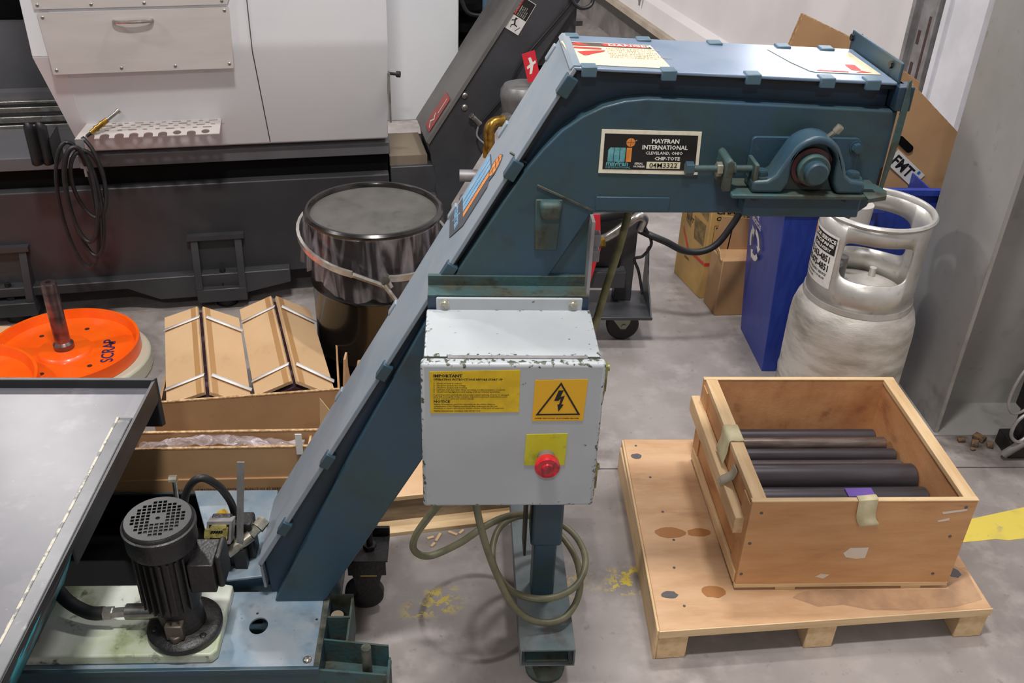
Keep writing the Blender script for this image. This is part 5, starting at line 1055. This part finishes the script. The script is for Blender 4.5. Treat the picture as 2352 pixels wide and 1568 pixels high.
# ================================================================== blue bins
def bin_(x0, x1, y0, y1, h, lab, tp=.03):
    t = thing('blue_recycling_bin', lab, 'bin', ((x0 + x1) / 2, (y0 + y1) / 2, 0), 'blue recycling bins')
    def ringp(z, g): return [(x0 + tp - tp * z / h - g, y0 + tp - tp * z / h - g, z), (x1 - tp + tp * z / h + g, y0 + tp - tp * z / h - g, z), (x1 - tp + tp * z / h + g, y1 - tp + tp * z / h + g, z), (x0 + tp - tp * z / h - g, y1 - tp + tp * z / h + g, z)]
    b = MB(); L0 = [b.bm.verts.new(p) for p in ringp(0, 0)]; L1 = [b.bm.verts.new(p) for p in ringp(h, 0)]
    I1 = [b.bm.verts.new(p) for p in ringp(h, -.006)]; I0 = [b.bm.verts.new((p[0], p[1], .02)) for p in ringp(0, -.006)]
    b.bm.faces.new(L0[::-1]); b.bm.faces.new(I0)
    for A, B_ in ((L0, L1), (L1, I1), (I1, I0)):
        for i in range(4): b.bm.faces.new((A[i], A[(i + 1) % 4], B_[(i + 1) % 4], B_[i]))
    b.build('shell', BLUE, t, bevel=.02, seg=3)
    b = MB(); o1 = ringp(h, .014); i1 = ringp(h, -.006)
    for i in range(4):
        j = (i + 1) % 4
        q = [o1[i], o1[j], i1[j], i1[i]]
        T_ = [b.bm.verts.new((p[0], p[1], h + .006)) for p in q]; B_ = [b.bm.verts.new((p[0], p[1], h - .02)) for p in q]
        b.bm.faces.new(T_); b.bm.faces.new(B_[::-1])
        for k in range(4): b.bm.faces.new((T_[k], B_[k], B_[(k + 1) % 4], T_[(k + 1) % 4]))
    b.build('rim', BLUE, t, bevel=.003)
    return t
bn1 = bin_(1.135, 1.47, 3.0, 3.43, .72, 'blue recycling bin with white recycling arrows, left of the propane cylinder', .05)
bn2 = bin_(1.495, 1.96, 3.10, 3.52, .745, 'blue recycling bin behind the cylinder collar, holding flattened cartons', .04)
MB().box(1.40, 1.58, 3.02, 3.05, .50, .69).build('bin_handle_recess', BLUED, bn1, bevel=.01) if False else None
# recycling mark on the left bin's left side
xs = 1.185 - .05 * .45 / .72
fB = Frame((1.148, 3.30, .42), (0, -1, 0), (-.069, 0, .9976))
def arrow(cx, cy, ang, s):
    pts = [(-.5, -.12), (.12, -.12), (.12, -.30), (.52, 0), (.12, .30), (.12, .12), (-.38, .12), (-.5, .0)]
    ca, sa = math.cos(ang), math.sin(ang); return [(cx + s * (p[0] * ca - p[1] * sa), cy + s * (p[0] * sa + p[1] * ca)) for p in pts]
cx_, cy_ = .02, .02
def arc_arrow(a0):
    out = []; inn = []
    for k in range(7):
        a = R(a0 - 13 * k); out.append((cx_ + .066 * math.cos(a), cy_ + .066 * math.sin(a))); inn.append((cx_ + .044 * math.cos(a), cy_ + .044 * math.sin(a)))
    a = R(a0 - 78); b_ = R(a0 - 104); return out + [(cx_ + .080 * math.cos(a), cy_ + .080 * math.sin(a)), (cx_ + .055 * math.cos(b_), cy_ + .055 * math.sin(b_)), (cx_ + .030 * math.cos(a), cy_ + .030 * math.sin(a))] + inn[::-1]
fB.flat('recycling_arrows', WHITEI, bn1, [arc_arrow(90), arc_arrow(-30), arc_arrow(210)], .003)
fB.text('lettering', WHITEI, bn1, [('WE', .02, .13, .035, 'CENTER', .02), ('RECYCLE', .02, .10, .028, 'CENTER', .02)], .003)
# inner divider seen through the collar
MB().box(1.70, 1.706, 3.13, 3.45, .30, .735).build('divider', BLUE, bn2)
# flattened cartons standing in the bin
def flat_carton(lab, P, y0, y1, m_, skew):
    t = thing('flattened_carton', lab, 'carton', (P[0][0], y0, P[0][1]), 'flattened cartons in the blue bin')
    M_ = Matrix(((1, 0, 0, 0), (0, 1, skew, -skew * .75), (0, 0, 1, 0), (0, 0, 0, 1)))
    MB().prism(P, 'y', y0, y0 + .006, M_).build('front_sheet', m_, t); MB().prism(P, 'y', y1, y1 + .006, M_).build('back_sheet', m_, t)
    b = MB(); n = len(P)
    for i in range(n):
        a, c = Vector(P[i]), Vector(P[(i + 1) % n])
        if a.y < .8 and c.y < .8: continue
        for yy in (y0 + .0015, y1 + .0015):
            d_ = (c - a).normalized(); nn = Vector((d_.y, -d_.x)) * .002
            b.prism([tuple(a - nn), tuple(c - nn), tuple(c + nn), tuple(a + nn)], 'y', yy, yy + .003, M_)
    b.build('corrugated_edge', CARDE, t); return t
FMTO = (1.588, 3.292, .775)
c1 = flat_carton('tall flattened brown carton rising behind the discharge head', [(1.19, 1.10), (1.235, 1.262), (1.50, 1.155), (1.72, 1.03), (1.72, .35), (1.53, .35), (1.30, .90)], 3.44, 3.46, CARDD, .05)
c2 = flat_carton('flattened brown carton with an FMT label leaning in the blue bin', [(1.42, .90), (1.63, 1.06), (1.905, .835), (1.90, .30), (1.56, .30)], 3.30, 3.32, CARDD, .06)
fF = Frame(FMTO, (.79, 0, -.61), (.61, .04, .79))
lbf = fF.slab('white_label', LABELW, c2, [[(0, 0), (.16, 0), (.16, .062), (0, .062)]], .0005, .0012)
fF.text('lettering', INK, lbf, [('FMT', .012, .012, .056, 'LEFT', .03, 1.0)], .0018)
fF.flat('blue_dot', mat('blue_ink', (30, 110, 200), rough=.5), lbf, [[(.128, .047), (.140, .047), (.140, .059), (.128, .059)]], .0018)
fF.flat('hand_hole', LBLACK, c2, [rrect(-.04, .045, .075, .105, .014, 5)], .001)

# ================================================================== chain hoist boxes
ch = thing('chain_hoist_box', 'tall tan printed chain hoist box with a red stripe', 'box', (1.13, 3.7, 0))
Pb = [(1.064, 3.64), (1.30, 3.655), (1.24, 3.905), (1.0, 3.892)]
MB().prism(Pb, 'z', 0, .50).build('box_body', CARDY, ch, bevel=.003)
fH = Frame((1.064, 3.64, 0), (.9979, .063, 0), (0, 0, 1))
fH.text('lettering', INK, ch, [('CHAIN HOIST', .020, .405, .034, 'LEFT', .04, 1.15), ('OVERLOAD', .024, .375, .024, 'LEFT', .04, 1.2), ('Model No.', .028, .335, .014, 'LEFT', .02, 1)], .001)
fH.flat('frame_line', INKB, ch, [[(.02, .350), (.2, .350), (.2, .352), (.02, .352)], [(.02, .27), (.022, .27), (.022, .352), (.02, .352)]], .001)
fG = Frame((1.0, 3.892, 0), (.246, -.969, 0), (0, 0, 1))
fG.flat('red_stripe', REDI, ch, [[(.035, .255), (.11, .175), (.258, .175), (.258, .16), (.10, .16), (.035, .238)]], .001)
fH.flat('red_stripe', REDI, ch, [[(0, .175), (.035, .175), (.035, .16), (0, .16)]], .001)
fG.flat('dark_print', mat('umber_print', (110, 92, 60), (150, 124, 80), 30, .4, .6, .8), ch, [[(.02, .44), (.24, .44), (.24, .36), (.02, .40)], [(.05, .35), (.10, .35), (.10, .27), (.05, .29)], [(.12, .34), (.23, .34), (.23, .24), (.14, .24)]], .001)
fG.text('lettering', INKB, ch, [('1/2 TON', .03, .41, .035, 'LEFT', .03), ('10 FT', .05, .30, .03, 'LEFT', .03), ('SERIAL', .08, .12, .016, 'LEFT', .02)], .0015)
bb = thing('torn_brown_box', 'torn topped plain brown box in front of the chain hoist box', 'box', (1.17, 3.57, 0))
Pc = [(1.097, 3.486), (1.30, 3.50), (1.28, 3.625), (1.078, 3.612)]
MB().prism(Pc, 'z', 0, .262).build('box_body', CARDD, bb, bevel=.003)
MB().prism([(1.082, .262), (1.145, .262), (1.155, .41), (1.10, .415), (1.084, .33)], 'y', 3.60, 3.605).prism([(1.14, .262), (1.29, .262), (1.28, .40), (1.15, .41)], 'y', 3.60, 3.605).build('raised_flap', CARDD, bb)
MB().prism([(3.49, .262), (3.61, .262), (3.60, .30), (3.52, .285)], 'x', 1.088, 1.092).build('side_flap', CARDE, bb)

# ================================================================== power unit cart behind
pu = thing('hydraulic_power_cart', 'black wheeled power unit cart with hoses behind the enclosure', 'cart', (.62, 3.35, 0))
MB().box(.45, .768, 3.22, 3.45, .128, .142).build('base_plate', CONVG, pu, bevel=.003)
MB().prism([(3.22, .142), (3.45, .142), (3.45, .33), (3.42, .36), (3.36, .24)], 'x', .760, .766).build('side_gusset', CONVG, pu)
MB().box(.63, .70, 3.36, 3.42, .142, .54).build('upright', CONVG, pu, bevel=.003); MB().box(.45, .66, 3.30, 3.42, .23, .30).build('cross_beam', CONVG, pu, bevel=.003)
MB().box(.47, .64, 3.34, 3.46, .30, .52).build('reservoir', BLACKP, pu, bevel=.01); MB().cyl((.47, 3.36, .50), (.66, 3.36, .545), .028, 14).build('handle_roll', BLACKP, pu)
MB().tube([(.50, 3.30, .43), (.57, 3.29, .46), (.64, 3.29, .515), (.68, 3.29, .545), (.705, 3.30, .53), (.70, 3.32, .48)], .018, 12).build('steel_elbow_hose', STEEL, pu)
MB().prism([(.49, .20), (.50, .20), (.545, .42), (.53, .56), (.49, .56)], 'y', 3.27, 3.275).build('red_plate', REDTAG, pu)
MB().cyl((.50, 3.28, .44), (.54, 3.28, .44), .020, 12).build('gland', GREYTRIM, pu); MB().cyl((.54, 3.28, .44), (.56, 3.28, .445), .022, 6).build('brass_nut', BRASS, pu)
MB().tube([(.71, 3.30, .50), (.745, 3.30, .43), (.72, 3.31, .37), (.69, 3.32, .35), (.71, 3.31, .30), (.735, 3.31, .20)], .006, 8).build('thin_cable', BLACKP, pu)
MB().lathe([(0, 0), (.06, 0), (.066, .006), (.066, .03), (.06, .036), (0, .036)], (.665, 3.32, .0665), 28, (0, -1, 0)).build('wheel', RUBBER, pu)
MB().prism([(.60, .128), (.70, .128), (.69, .08), (.675, .055), (.655, .055)], 'y', 3.276, 3.282).cyl((.667, 3.272, .068), (.667, 3.284, .068), .010, 12).build('wheel_fork', mat('pale_green_zinc', (150, 156, 136), rough=.45, metal=.4), pu)
MB().lathe([(0, 0), (.06, 0), (.066, .006), (.066, .03), (.06, .036), (0, .036)], (.50, 3.40, .0665), 28, (0, -1, 0)).build('wheel', RUBBER, pu)
bh = MB().tube([(.70, 3.33, .47), (.74, 3.30, .462), (.80, 3.29, .44), (.87, 3.29, .405), (.94, 3.29, .400), (1.0, 3.295, .43), (1.045, 3.30, .50), (1.075, 3.30, .58), (1.10, 3.30, .75), (1.02, 3.35, .95)], .0135, 12).build('black_rubber_hose', RUBBER); tag(bh, 'thick black rubber hose sagging from the cart across the boxes', 'hose')

# ================================================================== clutter at the right edge
rc = thing('cable_reel_bracket', 'dark metal bracket with grey cable loops by the column foot', 'bracket', (1.93, 2.52, 0))
MB().box(1.90, 2.05, 2.50, 2.60, .0, .06).box(1.91, 1.96, 2.50, 2.58, .18, .34).box(1.935, 1.99, 2.52, 2.58, .06, .40).build('bracket_body', BLACKM, rc, bevel=.006)
MB().tube([(1.88, 2.50, .40), (1.84, 2.49, .38), (1.815, 2.48, .32), (1.815, 2.48, .25), (1.84, 2.48, .21), (1.88, 2.49, .21), (1.92, 2.50, .24)], .005, 8).tube([(1.92, 2.49, .22), (1.87, 2.48, .18), (1.865, 2.48, .12), (1.90, 2.48, .09), (1.94, 2.49, .12)], .006, 8).build('cable_loop', GREYTRIM, rc)
MB().cyl((1.88, 2.50, .02), (1.92, 2.48, .09), .014, 10).build('bracket_arm', GREYTRIM, rc)
for i, (x, y, s) in enumerate(((1.78, 2.60, .012), (1.82, 2.58, .016), (1.85, 2.61, .02), (1.80, 2.55, .008), (1.87, 2.57, .014))):
    c = MB().box(-s, s, -s * .7, s * .7, 0, s * .9, Matrix.Translation((x, y, 0.0003)) @ Matrix.Rotation(i * 1.1, 4, 'Z')).build('debris_scrap', mat('debris', (128, 96, 66), (70, 60, 52), 30, .4, .6, .8), bevel=.002); tag(c, ['small brown scrap nearest the column corner', 'brown scrap in the middle of the debris by the column', 'largest brown scrap against the column web', 'smallest brown scrap nearest the crate', 'brown scrap nearest the dark bracket'][i], 'scrap', 'debris by the column foot')
